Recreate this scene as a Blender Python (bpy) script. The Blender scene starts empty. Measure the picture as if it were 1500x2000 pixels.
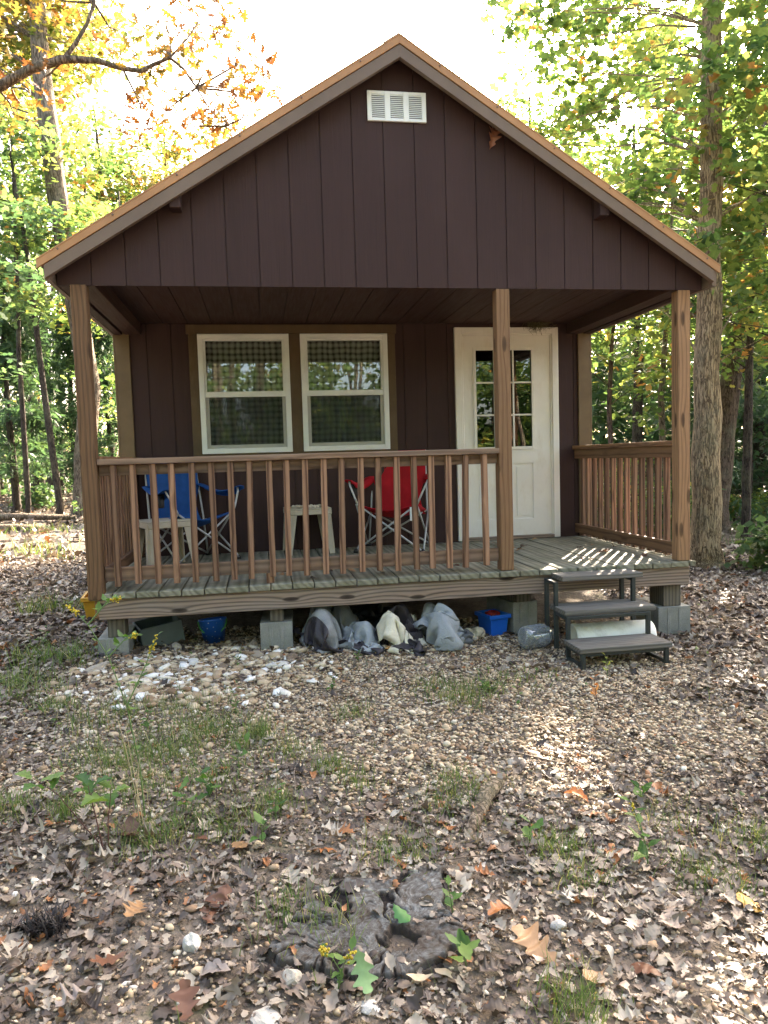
import bpy, math, random
import numpy as np
from mathutils import Vector, Matrix
scene = bpy.context.scene
R_ = math.radians
# ------------------------------------------------------------------ camera
cam = bpy.data.cameras.new("camera"); camo = bpy.data.objects.new("camera", cam)
scene.collection.objects.link(camo); scene.camera = camo
CAM = Vector((1.1854, -4.8264, 1.2955))
cam.sensor_width = 36; cam.sensor_height = 36; cam.sensor_fit = 'AUTO'; cam.lens = 25.99
cam.clip_start = 0.05; cam.clip_end = 500
def _cam():
    yaw, pit, rol = 0.1614, -0.0724, -0.0299
    f = Vector((math.sin(yaw)*math.cos(pit), math.cos(yaw)*math.cos(pit), math.sin(pit)))
    r = Vector((math.cos(yaw), -math.sin(yaw), 0)); u = r.cross(f)
    r2 = r*math.cos(rol)+u*math.sin(rol); u2 = -r*math.sin(rol)+u*math.cos(rol)
    m = Matrix((r2, u2, -f)).transposed().to_4x4(); m.translation = CAM
    camo.matrix_world = m
_cam()
# ------------------------------------------------------------------ sky, sun, exposure
SUN_AZ, SUN_EL = R_(34), R_(29)
SUN = np.array((math.sin(SUN_AZ)*math.cos(SUN_EL), math.cos(SUN_AZ)*math.cos(SUN_EL), math.sin(SUN_EL)))
world = bpy.data.worlds.new("World"); scene.world = world; world.use_nodes = True
wn = world.node_tree; bg = wn.nodes["Background"]
sky = wn.nodes.new("ShaderNodeTexSky"); sky.sky_type = 'NISHITA'; sky.sun_disc = False
sky.sun_elevation = SUN_EL; sky.sun_rotation = SUN_AZ
sky.air_density = .7; sky.dust_density = 6.0; sky.ozone_density = .2
wb = wn.nodes.new("ShaderNodeMix"); wb.data_type = 'RGBA'; wb.blend_type = 'MULTIPLY'; wb.inputs[0].default_value = 1; wb.inputs[7].default_value = (1.0, .93, .83, 1)
wn.links.new(sky.outputs[0], wb.inputs[6]); wn.links.new(wb.outputs[2], bg.inputs[0]); bg.inputs[1].default_value = 0.15
sl = bpy.data.lights.new("sun", 'SUN'); sl.energy = 3.4; sl.angle = R_(0.5); sl.color = (1, .86, .69)
so = bpy.data.objects.new("sun", sl); scene.collection.objects.link(so)
so.rotation_euler = Vector(SUN).to_track_quat('Z', 'Y').to_euler()
scene.view_settings.view_transform = 'Standard'; scene.view_settings.look = 'None'
scene.view_settings.exposure = 3.5; scene.view_settings.gamma = 1
cy = scene.cycles
cy.max_bounces = 7; cy.diffuse_bounces = 4; cy.glossy_bounces = 3; cy.transmission_bounces = 6; cy.transparent_max_bounces = 12
cy.use_denoising = True; cy.sample_clamp_indirect = 6; cy.caustics_reflective = False; cy.caustics_refractive = False

# ------------------------------------------------------------------ helpers
rng = np.random.default_rng(7); random.seed(7)
COL = scene.collection
def link(o): COL.objects.link(o); return o
def tag(o, label=None, cat=None, group=None, kind=None):
    for k, v in (('label', label), ('category', cat), ('group', group), ('kind', kind)):
        if v: o[k] = v
    return o
def empty(name, loc, label, cat, group=None, rz=0):
    o = link(bpy.data.objects.new(name, None)); o.location = loc; o.rotation_euler = (0, 0, rz); o.empty_display_size = .1
    return tag(o, label, cat, group)
def _hash(i, j, s):
    v = np.sin(i*127.1 + j*311.7 + s*74.7)*43758.5453
    return v-np.floor(v)
def vnoise(x, y, s=0):
    x = np.asarray(x, float); y = np.asarray(y, float)
    i, j = np.floor(x), np.floor(y); u, v = x-i, y-j; u = u*u*(3-2*u); v = v*v*(3-2*v)
    return (_hash(i, j, s)*(1-u)+_hash(i+1, j, s)*u)*(1-v)+(_hash(i, j+1, s)*(1-u)+_hash(i+1, j+1, s)*u)*v
def fbm(x, y, s=0, o=4):
    t = 0; a = .5
    for k in range(o): t = t+a*vnoise(x*2**k, y*2**k, s+k); a *= .5
    return t
def gz(x, y):
    x = np.asarray(x, float); y = np.asarray(y, float)
    z = 0.085-0.035*(np.clip(x, -8, 9)-.5)+0.035*np.clip(y, -6, 0)
    z = z+(fbm(x*.9, y*.9, 3)-.47)*.10*np.clip((np.abs(x-2)+np.abs(y))/6, .35, 4)
    return z
class MB:
    """collects boxes, tubes and sheets; build() links them as one mesh"""
    def __init__(s, shift=(0, 0, 0)): s.v = []; s.f = []; s.r = []; s.sh = shift; s.smooth = False; s.fl = []
    def add(s, vs, fs, r=None, smooth=False):
        n = len(s.v); r = random.random() if r is None else r
        s.v += [tuple(v) for v in vs]; s.r += [r]*len(vs)
        for f in fs: s.f.append([n+i for i in f]); s.fl.append(smooth)
        return s
    def box(s, x0, x1, y0, y1, z0, z1, r=None, m=None):
        vs = [(x, y, z) for z in (z0, z1) for y in (y0, y1) for x in (x0, x1)]
        if m is not None: vs = [tuple(m @ Vector(v)) for v in vs]
        return s.add(vs, [(0, 2, 3, 1), (4, 5, 7, 6), (0, 1, 5, 4), (2, 6, 7, 3), (0, 4, 6, 2), (1, 3, 7, 5)], r)
    def bar(s, a, b, w, h, r=None):
        a, b = Vector(a), Vector(b); d = (b-a); L = d.length; d.normalize()
        x = d.cross(Vector((0, 0, 1)))
        if x.length < .01: x = Vector((1, 0, 0))
        x.normalize(); z = x.cross(d)
        m = Matrix((x, d, z)).transposed().to_4x4(); m.translation = a
        return s.box(-w/2, w/2, 0, L, -h/2, h/2, r, m)
    def prism(s, poly, y0, y1, r=None):
        n = len(poly); vs = [(x, y0, z) for x, z in poly]+[(x, y1, z) for x, z in poly]
        return s.add(vs, [list(range(n)), list(range(2*n-1, n-1, -1))]+[(i+n, (i+1) % n+n, (i+1) % n, i) for i in range(n)], r)
    def tube(s, pts, rad, sides=8, caps=True, r=None, wob=0):
        pts = [Vector(p) for p in pts]; n = len(pts)
        if not hasattr(rad, '__len__'): rad = [rad]*n
        vs = []; prev = None
        for i, p in enumerate(pts):
            t = (pts[min(i+1, n-1)]-pts[max(i-1, 0)])
            if t.length < 1e-9: t = Vector((0, 0, 1))
            t.normalize()
            if prev is None:
                a = t.cross(Vector((0, 1, 0))) if abs(t.y) < .9 else t.cross(Vector((1, 0, 0)))
            else: a = prev-t*prev.dot(t)
            a.normalize(); prev = a; b = t.cross(a)
            for k in range(sides):
                an = 2*math.pi*k/sides; rr = rad[i]*(1+wob*(random.random()-.5))
                vs.append(p+a*math.cos(an)*rr+b*math.sin(an)*rr)
        fs = [(i*sides+k, i*sides+(k+1) % sides, (i+1)*sides+(k+1) % sides, (i+1)*sides+k) for i in range(n-1) for k in range(sides)]
        if caps: fs += [list(range(sides))[::-1], [(n-1)*sides+k for k in range(sides)]]
        return s.add(vs, fs, r, True)
    def lathe(s, prof, c=(0, 0, 0), n=28, m=None, r=None):
        vs = []; c = Vector(c)
        for rr, z in prof:
            for k in range(n):
                v = Vector((rr*math.cos(2*math.pi*k/n), rr*math.sin(2*math.pi*k/n), z))
                vs.append((m @ v if m is not None else v)+c)
        return s.add(vs, [(i*n+k, i*n+(k+1) % n, (i+1)*n+(k+1) % n, (i+1)*n+k) for i in range(len(prof)-1) for k in range(n)], r, True)
    def sheet(s, P, r=None, smooth=True):
        """P[i][j] grid of points"""
        a, b = len(P), len(P[0])
        return s.add([p for row in P for p in row], [(i*b+j, i*b+j+1, (i+1)*b+j+1, (i+1)*b+j) for i in range(a-1) for j in range(b-1)], r, smooth)
    def build(s, name, mat, parent=None, bevel=0, solid=0, sub=0):
        me = bpy.data.meshes.new(name); sh = s.sh
        me.from_pydata([(v[0]-sh[0], v[1]-sh[1], v[2]-sh[2]) for v in s.v], [], s.f)
        me.polygons.foreach_set('use_smooth', s.fl)
        a = me.attributes.new('rnd', 'FLOAT', 'POINT'); a.data.foreach_set('value', s.r)
        me.materials.append(mat); me.update()
        o = link(bpy.data.objects.new(name, me))
        if parent: o.parent = parent
        if solid: md = o.modifiers.new('solid', 'SOLIDIFY'); md.thickness = solid; md.offset = 0
        if sub: md = o.modifiers.new('sub', 'SUBSURF'); md.levels = sub; md.render_levels = sub
        if bevel:
            md = o.modifiers.new('bevel', 'BEVEL'); md.width = bevel; md.segments = 2; md.limit_method = 'ANGLE'; md.angle_limit = R_(40)
        return o
def np_mesh(name, V, F, rnd, mat, parent=None, smooth=False):
    """V (n,3), F (m,k) equal sized faces"""
    me = bpy.data.meshes.new(name); V = np.ascontiguousarray(V, np.float32); F = np.ascontiguousarray(F, np.int32); k = F.shape[1]
    me.vertices.add(len(V)); me.vertices.foreach_set('co', V.ravel())
    me.loops.add(F.size); me.loops.foreach_set('vertex_index', F.ravel())
    me.polygons.add(len(F)); me.polygons.foreach_set('loop_start', np.arange(0, F.size, k, dtype=np.int32))
    try: me.polygons.foreach_set('loop_total', np.full(len(F), k, np.int32))
    except Exception: pass
    me.update(calc_edges=True)
    if smooth: me.polygons.foreach_set('use_smooth', np.ones(len(F), bool))
    a = me.attributes.new('rnd', 'FLOAT', 'POINT'); a.data.foreach_set('value', np.ascontiguousarray(rnd, np.float32))
    me.materials.append(mat); me.validate()
    o = link(bpy.data.objects.new(name, me))
    if parent: o.parent = parent
    return o
def rotmats(yaw, tilt, tdir, roll=None):
    """rotation matrices: yaw about z, then tilt by angle about a horizontal axis of direction tdir"""
    n = len(yaw); c, s = np.cos(yaw), np.sin(yaw)
    A = np.zeros((n, 3, 3)); A[:, 0, 0] = c; A[:, 0, 1] = -s; A[:, 1, 0] = s; A[:, 1, 1] = c; A[:, 2, 2] = 1
    ux, uy = np.cos(tdir), np.sin(tdir); c, s = np.cos(tilt), np.sin(tilt); B = np.zeros((n, 3, 3))
    B[:, 0, 0] = c+ux*ux*(1-c); B[:, 0, 1] = ux*uy*(1-c); B[:, 0, 2] = uy*s
    B[:, 1, 0] = ux*uy*(1-c); B[:, 1, 1] = c+uy*uy*(1-c); B[:, 1, 2] = -ux*s
    B[:, 2, 0] = -uy*s; B[:, 2, 1] = ux*s; B[:, 2, 2] = c
    return np.einsum('nij,njk->nik', B, A)
def scatter(T, F, P, M, S):
    """T (n,m,3) or (m,3) template; returns V, F"""
    n = len(P)
    if T.ndim == 2: T = np.broadcast_to(T, (n,)+T.shape)
    S = np.asarray(S)
    S = S[:, None, None] if S.ndim == 1 else S[:, None, :]
    V = np.einsum('nij,nmj->nmi', M, T*S)+P[:, None, :]
    m = T.shape[1]
    return V.reshape(-1, 3), (F[None]+np.arange(n)[:, None, None]*m).reshape(-1, F.shape[1])
def leaf_tmpl(w):
    """leaf along +y with half widths w per row; 3 columns"""
    r = len(w); t = np.linspace(0, 1, r)
    T = np.zeros((r, 3, 3)); T[:, :, 1] = t[:, None]
    T[:, 0, 0] = -np.array(w); T[:, 2, 0] = w
    lob = np.array([(.06 if i % 2 == 0 else -.03) for i in range(r)]); T[:, 0, 1] += lob; T[:, 2, 1] += lob; T[-1, :, 1] = 1; T[0, :, 1] = 0
    F = np.array([(i*3+j, i*3+j+1, (i+1)*3+j+1, (i+1)*3+j) for i in range(r-1) for j in range(2)])
    return T.reshape(-1, 3), F
def lobed(n, lobes, depth, width, sharp, lean):
    t = np.linspace(0, 1, n); env = np.sin(np.pi*np.clip(t*.93+.02, 0, 1))**.75*(.75+.5*t); ph = (t*lobes) % 1
    lob = (1-np.abs(2*ph-1))**sharp; w = width*env*(1-depth+depth*lob); w[:2] = .012; w[-1] = .015
    T, F = leaf_tmpl(list(w)); T = T.reshape(n, 3, 3); T[:, 0, 1] = T[:, 1, 1]+lean*lob*env; T[:, 2, 1] = T[:, 0, 1]; return T.reshape(-1, 3), F
OAK = lobed(17, 3.6, .78, .44, 1.5, .10)
OAKW = lobed(15, 3.4, .5, .33, .8, .03)
OVAL = leaf_tmpl([.01, .02, .12, .2, .24, .25, .22, .16, .08, .01])
FRAG = leaf_tmpl([.10, .26, .17, .36, .12, .22])
MAPLE = leaf_tmpl([.012, .30, .20, .52, .24, .40, .16, .22, .02])
def curled(T, n, a=.5, b=.5, tw=.3):
    A = rng.normal(0, a, n)[:, None]; B = rng.normal(0, b, n)[:, None]; C = rng.normal(0, tw, n)[:, None]
    Q = np.repeat(T[None], n, 0).copy(); x = T[None, :, 0]; y = T[None, :, 1]-.5
    Q[:, :, 2] += A*x*x*2+B*y*y+C*x*y+np.abs(x)*rng.normal(.15, .35, n)[:, None]
    if a > .5: Q[:, :, :2] += rng.normal(0, .022, Q[:, :, :2].shape)
    Q[:, :, 1] -= .5; return Q

# ------------------------------------------------------------------ materials
MATS = {}
class NB:
    def __init__(s, name):
        s.m = bpy.data.materials.new(name); s.m.use_nodes = True; s.t = s.m.node_tree; s.t.nodes.clear()
        s.out = s.n('OutputMaterial'); MATS[name] = s.m
    def n(s, typ, **kw):
        nd = s.t.nodes.new('ShaderNode'+typ)
        for k, v in kw.items(): setattr(nd, k, v)
        return nd
    def l(s, a, b): s.t.links.new(a, b)
    def set(s, inp, v):
        if hasattr(v, 'links'): s.l(v, inp)
        else: inp.default_value = v
    def math(s, op, a, b=None, c=None):
        nd = s.n('Math', operation=op)
        for i, v in enumerate((a, b, c)):
            if v is not None: s.set(nd.inputs[i], v)
        return nd.outputs[0]
    def coord(s): return s.n('TexCoord').outputs['Object']
    def mapped(s, sc, off=None, src=None):
        nd = s.n('Mapping'); s.l(src or s.coord(), nd.inputs[0]); nd.inputs['Scale'].default_value = sc
        if off is not None: s.set(nd.inputs['Location'], off)
        return nd.outputs[0]
    def noise(s, vec, scale=5, detail=4, rough=.55, dist=0):
        nd = s.n('TexNoise'); s.l(vec, nd.inputs['Vector']); nd.inputs['Scale'].default_value = scale
        nd.inputs['Detail'].default_value = detail; nd.inputs['Roughness'].default_value = rough; nd.inputs['Distortion'].default_value = dist
        return nd.outputs['Fac']
    def voro(s, vec, scale=5, feature='F1', rand=1):
        nd = s.n('TexVoronoi', feature=feature); s.l(vec, nd.inputs['Vector']); nd.inputs['Scale'].default_value = scale; nd.inputs['Randomness'].default_value = rand
        return nd
    def ramp(s, fac, stops, interp='LINEAR'):
        nd = s.n('ValToRGB'); cr = nd.color_ramp; cr.interpolation = interp
        while len(cr.elements) < len(stops): cr.elements.new(.5)
        for e, (p, c) in zip(cr.elements, stops): e.position = p; e.color = (*c, 1) if len(c) == 3 else c
        s.l(fac, nd.inputs[0]); return nd.outputs[0]
    def mix(s, fac, a, b, typ='MIX'):
        nd = s.n('Mix', data_type='RGBA', blend_type=typ); s.set(nd.inputs[0], fac)
        for i, v in ((6, a), (7, b)):
            if isinstance(v, tuple) and len(v) == 3: v = (*v, 1)
            s.set(nd.inputs[i], v)
        return nd.outputs[2]
    def attr(s, name='rnd'): return s.n('Attribute', attribute_name=name).outputs['Fac']
    def bump(s, h, strength=.3, dist=.01):
        nd = s.n('Bump'); s.l(h, nd.inputs['Height']); nd.inputs['Strength'].default_value = strength; nd.inputs['Distance'].default_value = dist
        return nd.outputs[0]
    def pbr(s, col, rough=.6, normal=None, spec=.4, metal=0, **kw):
        nd = s.n('BsdfPrincipled')
        if isinstance(col, tuple) and len(col) == 3: col = (*col, 1)
        s.set(nd.inputs['Base Color'], col); s.set(nd.inputs['Roughness'], rough); nd.inputs['Specular IOR Level'].default_value = spec; nd.inputs['Metallic'].default_value = metal
        for k, v in kw.items(): s.set(nd.inputs[k], v)
        if normal is not None: s.l(normal, nd.inputs['Normal'])
        s.l(nd.outputs[0], s.out.inputs[0]); return nd
def paint(name, c, rough=.55, var=.25, scale=6, spec=.35, dirt=None):
    b = NB(name); v = b.coord(); n = b.noise(v, scale, 5, .6)
    lo = tuple(x*(1-var) for x in c); hi = tuple(min(1, x*(1+var*.6)) for x in c)
    col = b.ramp(n, [(.3, lo), (.7, hi)])
    if dirt: col = b.mix(b.ramp(b.noise(b.mapped((1, 1, .35), src=v), 9, 6, .7), [(.52, (0, 0, 0)), (.75, (.55, .55, .55))]), col, dirt)
    b.pbr(col, rough, b.bump(b.noise(v, 160, 3), .12, .002), spec); return b.m
def siding(name, c, axis=2):
    b = NB(name); v = b.coord()
    sc = [60, 60, 60]; sc[axis] = 3.0
    g = b.noise(b.mapped(tuple(sc), src=v), 1, 5, .65, .6); big = b.noise(v, 1.1, 4, .6)
    off = b.attr()
    c0 = tuple(x*.82 for x in c); c1 = tuple(x*1.15 for x in c)
    col = b.ramp(b.math('ADD', b.math('MULTIPLY', g, .8), b.math('MULTIPLY', off, .2)), [(.2, c0), (.8, c1)])
    col = b.mix(b.ramp(big, [(.5, (0, 0, 0)), (.8, (.35, .35, .35))]), col, tuple(x*1.6+.008 for x in c))
    sk = [7.0, 7.0, 7.0]; sk[axis] = .45
    col = b.mix(b.ramp(b.noise(b.mapped(tuple(sk), src=v), 1, 5, .7), [(.52, (0, 0, 0)), (.78, (.32, .32, .32))]), col, tuple(x*.5 for x in c))
    b.pbr(col, b.ramp(g, [(.3, (.5, .5, .5)), (.7, (.7, .7, .7))]), b.bump(g, .45, .003), .16); return b.m
def wood(name, axis, dark, light, knots=.6, freq=70, grey=None, greyamt=.5, moss=0, rough=.7, contrast=.30, wav=11):
    b = NB(name); v = b.coord(); r = b.attr()
    sep = b.n('SeparateXYZ'); b.l(v, sep.inputs[0]); o = [sep.outputs[i] for i in range(3)]
    al = o[axis]; others = [o[i] for i in range(3) if i != axis]
    shift = b.math('MULTIPLY', r, 37.0)
    com = b.n('CombineXYZ'); b.l(b.math('ADD', b.math('MULTIPLY', al, .55), shift), com.inputs[0]); b.l(b.math('MULTIPLY', others[0], 7), com.inputs[1]); b.l(b.math('MULTIPLY', others[1], 7), com.inputs[2])
    n1 = b.noise(com.outputs[0], 1, 2, .5)
    com2 = b.n('CombineXYZ'); b.l(b.math('ADD', b.math('MULTIPLY', al, 2.4), shift), com2.inputs[0]); b.l(b.math('ADD', b.math('MULTIPLY', others[0], 9), shift), com2.inputs[1]); b.l(b.math('MULTIPLY', others[1], 9), com2.inputs[2])
    com2 = b.n('CombineXYZ'); b.l(b.math('ADD', b.math('MULTIPLY', al, 2.1), shift), com2.inputs[0]); b.l(b.math('ADD', b.math('MULTIPLY', b.math('ADD', others[0], others[1]), 7.5), shift), com2.inputs[1])
    vo = b.n('TexVoronoi', voronoi_dimensions='2D'); b.l(com2.outputs[0], vo.inputs['Vector']); vo.inputs['Scale'].default_value = 1; d = vo.outputs['Distance']
    kn = b.math('MULTIPLY', b.math('DIVIDE', .06, b.math('ADD', b.math('MULTIPLY', d, d), .05)), .28*knots)
    ph = b.math('ADD', b.math('MULTIPLY', b.math('ADD', others[0], others[1]), freq*3.0), b.math('ADD', b.math('MULTIPLY', n1, wav), b.math('MULTIPLY', kn, 22)))
    w = b.math('ADD', b.math('MULTIPLY', b.math('SINE', ph), .5), .5)
    com3 = b.n('CombineXYZ'); b.l(b.math('ADD', b.math('MULTIPLY', al, 6), shift), com3.inputs[0]); b.l(b.math('MULTIPLY', others[0], 220), com3.inputs[1]); b.l(b.math('MULTIPLY', others[1], 220), com3.inputs[2])
    fine = b.noise(com3.outputs[0], 1, 3, .6)
    ww = b.math('ADD', b.math('MULTIPLY', b.math('POWER', w, 3.0), contrast), b.math('MULTIPLY', fine, .72))
    col = b.ramp(ww, [(.18, light), (.8, dark)])
    bc = b.n('HueSaturation'); b.l(col, bc.inputs['Color']); b.l(b.math('ADD', b.math('MULTIPLY', r, .7), .64), bc.inputs['Value']); col = bc.outputs[0]
    if grey:
        gm = b.ramp(b.noise(com.outputs[0], 2.2, 5, .65), [(.5-greyamt*.4, (0, 0, 0)), (.95-greyamt*.4, (1, 1, 1))])
        col = b.mix(gm, col, b.mix(w, grey, tuple(x*.55 for x in grey)))
    if moss:
        col = b.mix(b.ramp(b.noise(v, 5, 6, .7), [(.62-moss*.3, (0, 0, 0)), (.8, (.75, .75, .75))]), col, (.075, .085, .03))
    kd = b.ramp(d, [(.0, (1, 1, 1)), (.09, (.8, .8, .8)), (.13, (0, 0, 0))])
    col = b.mix(b.math('MULTIPLY', kd, knots), col, tuple(x*.35 for x in dark))
    b.pbr(col, rough, b.bump(ww, .3, .003), .25); return b.m
def leafmat(name, stops, trans=.5, tint=(1.25, 1.2, .6), rough=.5, spec=.35, noise=.35, interp='LINEAR'):
    b = NB(name); r = b.attr(); v = b.coord()
    col = b.ramp(r, stops, interp)
    hs = b.n('HueSaturation'); b.l(col, hs.inputs['Color']); b.l(b.math('ADD', b.math('MULTIPLY', b.noise(v, 38, 2), noise*2), 1-noise), hs.inputs['Value']); col = hs.outputs[0]
    p = b.pbr(col, rough, None, spec)
    if trans:
        t = b.n('BsdfTranslucent'); b.l(b.mix(1.0, col, tint, 'MULTIPLY'), t.inputs[0])
        m = b.n('MixShader'); m.inputs[0].default_value = trans; b.l(p.outputs[0], m.inputs[1]); b.l(t.outputs[0], m.inputs[2]); b.l(m.outputs[0], b.out.inputs[0])
    return b.m
def bark(name, c0, c1, c2, vs=14):
    b = NB(name); v = b.coord()
    n = b.noise(b.mapped((1, 1, .14), src=v), vs*2.4, 6, .7, .8); n2 = b.noise(b.mapped((1, 1, .5), src=v), vs*4, 4, .7)
    warp = b.n('VectorMath', operation='ADD'); mp = b.mapped((1, 1, .13), src=v); nc = b.n('TexNoise'); b.l(v, nc.inputs['Vector']); nc.inputs['Scale'].default_value = 9; nc.inputs['Detail'].default_value = 4
    sc = b.n('VectorMath', operation='SCALE'); b.l(nc.outputs['Color'], sc.inputs[0]); sc.inputs['Scale'].default_value = .05; b.l(mp, warp.inputs[0]); b.l(sc.outputs[0], warp.inputs[1])
    vo = b.voro(warp.outputs[0], vs*2.9, 'DISTANCE_TO_EDGE').outputs['Distance']
    crack = b.ramp(b.math('ADD', b.math('MULTIPLY', vo, 1.1), b.math('MULTIPLY', b.math('SUBTRACT', n, .5), 1.1)), [(-.0, (0, 0, 0)), (.22, (1, 1, 1))])
    col = b.ramp(b.math('ADD', b.math('MULTIPLY', n, .6), b.math('MULTIPLY', n2, .4)), [(.32, c1), (.62, c2)])
    col = b.mix(b.math('MULTIPLY', b.math('SUBTRACT', 1.0, crack), .85), col, c0)
    pit = b.ramp(b.noise(v, 7, 3, .6), [(.66, (0, 0, 0)), (.72, (.8, .8, .8))]); col = b.mix(pit, col, c0)
    col = b.mix(b.ramp(b.noise(v, 3.1, 5, .65), [(.48, (0, 0, 0)), (.7, (.5, .5, .5))]), col, (.20, .20, .13))
    b.pbr(col, .85, b.bump(b.math('ADD', b.math('MULTIPLY', crack, .5), n), .8, .025), .15); return b.m
def glass(name, tint=(.85, .9, .88), refl=.1, rough=0.0):
    b = NB(name); t = b.n('BsdfTransparent'); t.inputs[0].default_value = (*tint, 1)
    g = b.n('BsdfGlossy'); g.inputs['Roughness'].default_value = rough
    lw = b.n('Fresnel'); lw.inputs[0].default_value = 1.5
    nz = b.noise(b.coord(), 2.2, 1); b.l(b.bump(nz, .05, .02), g.inputs['Normal'])
    m = b.n('MixShader'); b.l(b.math('ADD', lw.outputs[0], refl), m.inputs[0]); b.l(t.outputs[0], m.inputs[1]); b.l(g.outputs[0], m.inputs[2]); b.l(m.outputs[0], b.out.inputs[0])
    return b.m

M_SIDE = siding('brown siding', (.050, .0285, .027))
M_CEIL = siding('brown ceiling boards', (.060, .035, .029), 1)
M_TRIM = paint('tan trim paint', (.17, .115, .060), .6, .2, 5)
M_WTRIM = paint('olive brown window trim paint', (.11, .072, .036), .6, .2, 5, dirt=(.17, .13, .08))
M_FASC = paint('taupe fascia paint', (.165, .118, .088), .5, .14, 3)
M_COP = paint('copper tan metal trim', (.42, .22, .10), .42, .2, 3, .35)
M_ROOF = paint('brown metal roofing', (.20, .10, .05), .35, .15, 2, .5)
M_WHITE = paint('white vinyl', (.80, .83, .815), .35, .08, 4, .4)
M_DOOR = paint('cream door paint', (.82, .80, .745), .4, .06, 3, .4, dirt=(.66, .60, .50))
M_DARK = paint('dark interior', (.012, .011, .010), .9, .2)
PINE_D, PINE_L = (.13, .060, .030), (.36, .20, .105)
M_POST = wood('pine post', 2, (.095, .050, .028), (.31, .18, .094), .8, 75, contrast=.24)
M_RAILX = wood('pine rail along the front', 0, (.115, .063, .039), (.295, .186, .115), .5, 40, grey=(.25, .19, .15), greyamt=.5)
M_RAILY = wood('pine rail along the side', 1, (.095, .049, .028), (.30, .167, .089), .4, 40)
M_BAL = wood('pine baluster', 2, (.10, .052, .032), (.33, .195, .122), .3, 60, contrast=.5)
M_DECK = wood('mossy weathered deck board', 1, (.12, .11, .08), (.31, .29, .21), .35, 40, grey=(.31, .30, .24), greyamt=.7, moss=.75)
M_RIM = wood('weathered rim joist', 0, (.06, .040, .030), (.33, .235, .17), 1.0, 80, grey=(.27, .235, .205), greyamt=.5, contrast=.42, wav=15)
M_STEP = wood('weathered step board', 0, (.08, .07, .06), (.19, .17, .145), .4, 70, grey=(.17, .165, .15), greyamt=.9, contrast=.18)
M_SHIM = wood('old wood block', 2, (.05, .042, .03), (.19, .155, .11), .3, grey=(.16, .15, .13), greyamt=.6)
M_GLASS = glass('window glass', (.9, .94, .92), .045)
M_GLASSD = glass('door glass', (.55, .6, .58), .09)
def screenmat():
    b = NB('insect screen'); t = b.n('BsdfTransparent'); d = b.n('BsdfDiffuse'); d.inputs[0].default_value = (.05, .055, .055, 1)
    m = b.n('MixShader'); m.inputs[0].default_value = .35; b.l(t.outputs[0], m.inputs[1]); b.l(d.outputs[0], m.inputs[2]); b.l(m.outputs[0], b.out.inputs[0]); return b.m
M_SCREEN = screenmat()
def plaid():
    b = NB('plaid curtain'); v = b.coord(); v2 = b.n('VectorMath', operation='ADD'); b.l(v, v2.inputs[0])
    sep = b.n('SeparateXYZ'); b.l(v, sep.inputs[0])
    nz = b.noise(v, 5, 2)
    def stripe(o, off): return b.math('POWER', b.math('ADD', b.math('MULTIPLY', b.math('SINE', b.math('ADD', b.math('MULTIPLY', o, 122), b.math('MULTIPLY', nz, off))), .5), .5), 1.6)
    s = b.math('ADD', stripe(sep.outputs[0], 4), stripe(sep.outputs[2], 3))
    col = b.ramp(b.math('MULTIPLY', s, .5), [(.05, (.72, .71, .67)), (.5, (.36, .355, .335)), (.95, (.075, .075, .07))])
    b.pbr(col, .9, None, .1); return b.m
M_CURT = plaid()
def concrete():
    b = NB('concrete'); v = b.coord(); n = b.noise(v, 4, 6, .65); f = b.noise(v, 120, 4, .7)
    col = b.ramp(b.math('ADD', b.math('MULTIPLY', n, .65), b.math('MULTIPLY', f, .35)), [(.32, (.13, .135, .125)), (.66, (.34, .345, .32))])
    b.pbr(col, .9, b.bump(f, .5, .004), .15); return b.m
M_CONC = concrete()

CAB = (2.13, 0.0, 0.09)
cabin = empty('cabin', CAB, 'small dark brown plank cabin with gabled copper trimmed roof and railed front porch', 'cabin')
def K(): return MB(CAB)
W, D, LEN = 4.27, 1.83, 6.4
ZG, ZC, ZD = 2.402, 2.505, 0.50
SL = .632
def zroof(x): return 3.862-SL*abs(x-2.135)
def strips(mb, x0, x1, z0, ztop, yf, yb, holes=(), pitch=.2032, gap=.007, start=None, wob=0):
    """vertical boards between x0 and x1 with openings left out"""
    xs = x0 if start is None else start
    while xs < x1-.004:
        a, c = max(xs, x0), min(xs+pitch, x1)-gap; r = random.random()
        if c-a > .005:
            cuts = sorted({a, c}|{h for H in holes for h in H[:2] if a < h < c}|({2.135} if a < 2.135 < c and callable(ztop) else set()))
            for p, q in zip(cuts[:-1], cuts[1:]):
                spans = [(z0, None)]
                for hx0, hx1, hz0, hz1 in holes:
                    if hx0 < (p+q)/2 < hx1:
                        ns = []
                        for s0, s1 in spans:
                            if (s1 is not None and hz0 >= s1) or hz1 <= s0: ns.append((s0, s1)); continue
                            if hz0 > s0: ns.append((s0, hz0))
                            ns.append((hz1, s1))
                        spans = ns
                for s0, s1 in spans:
                    if s1 is None: ta, tb = (ztop(p), ztop(q)) if callable(ztop) else (ztop, ztop)
                    else: ta = tb = s1
                    if max(ta, tb)-s0 > .01: mb.prism([(p, s0), (q, s0), (q, max(tb, s0+.001)), (p, max(ta, s0+.001))], yf, yb, r)
        xs += pitch
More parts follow.
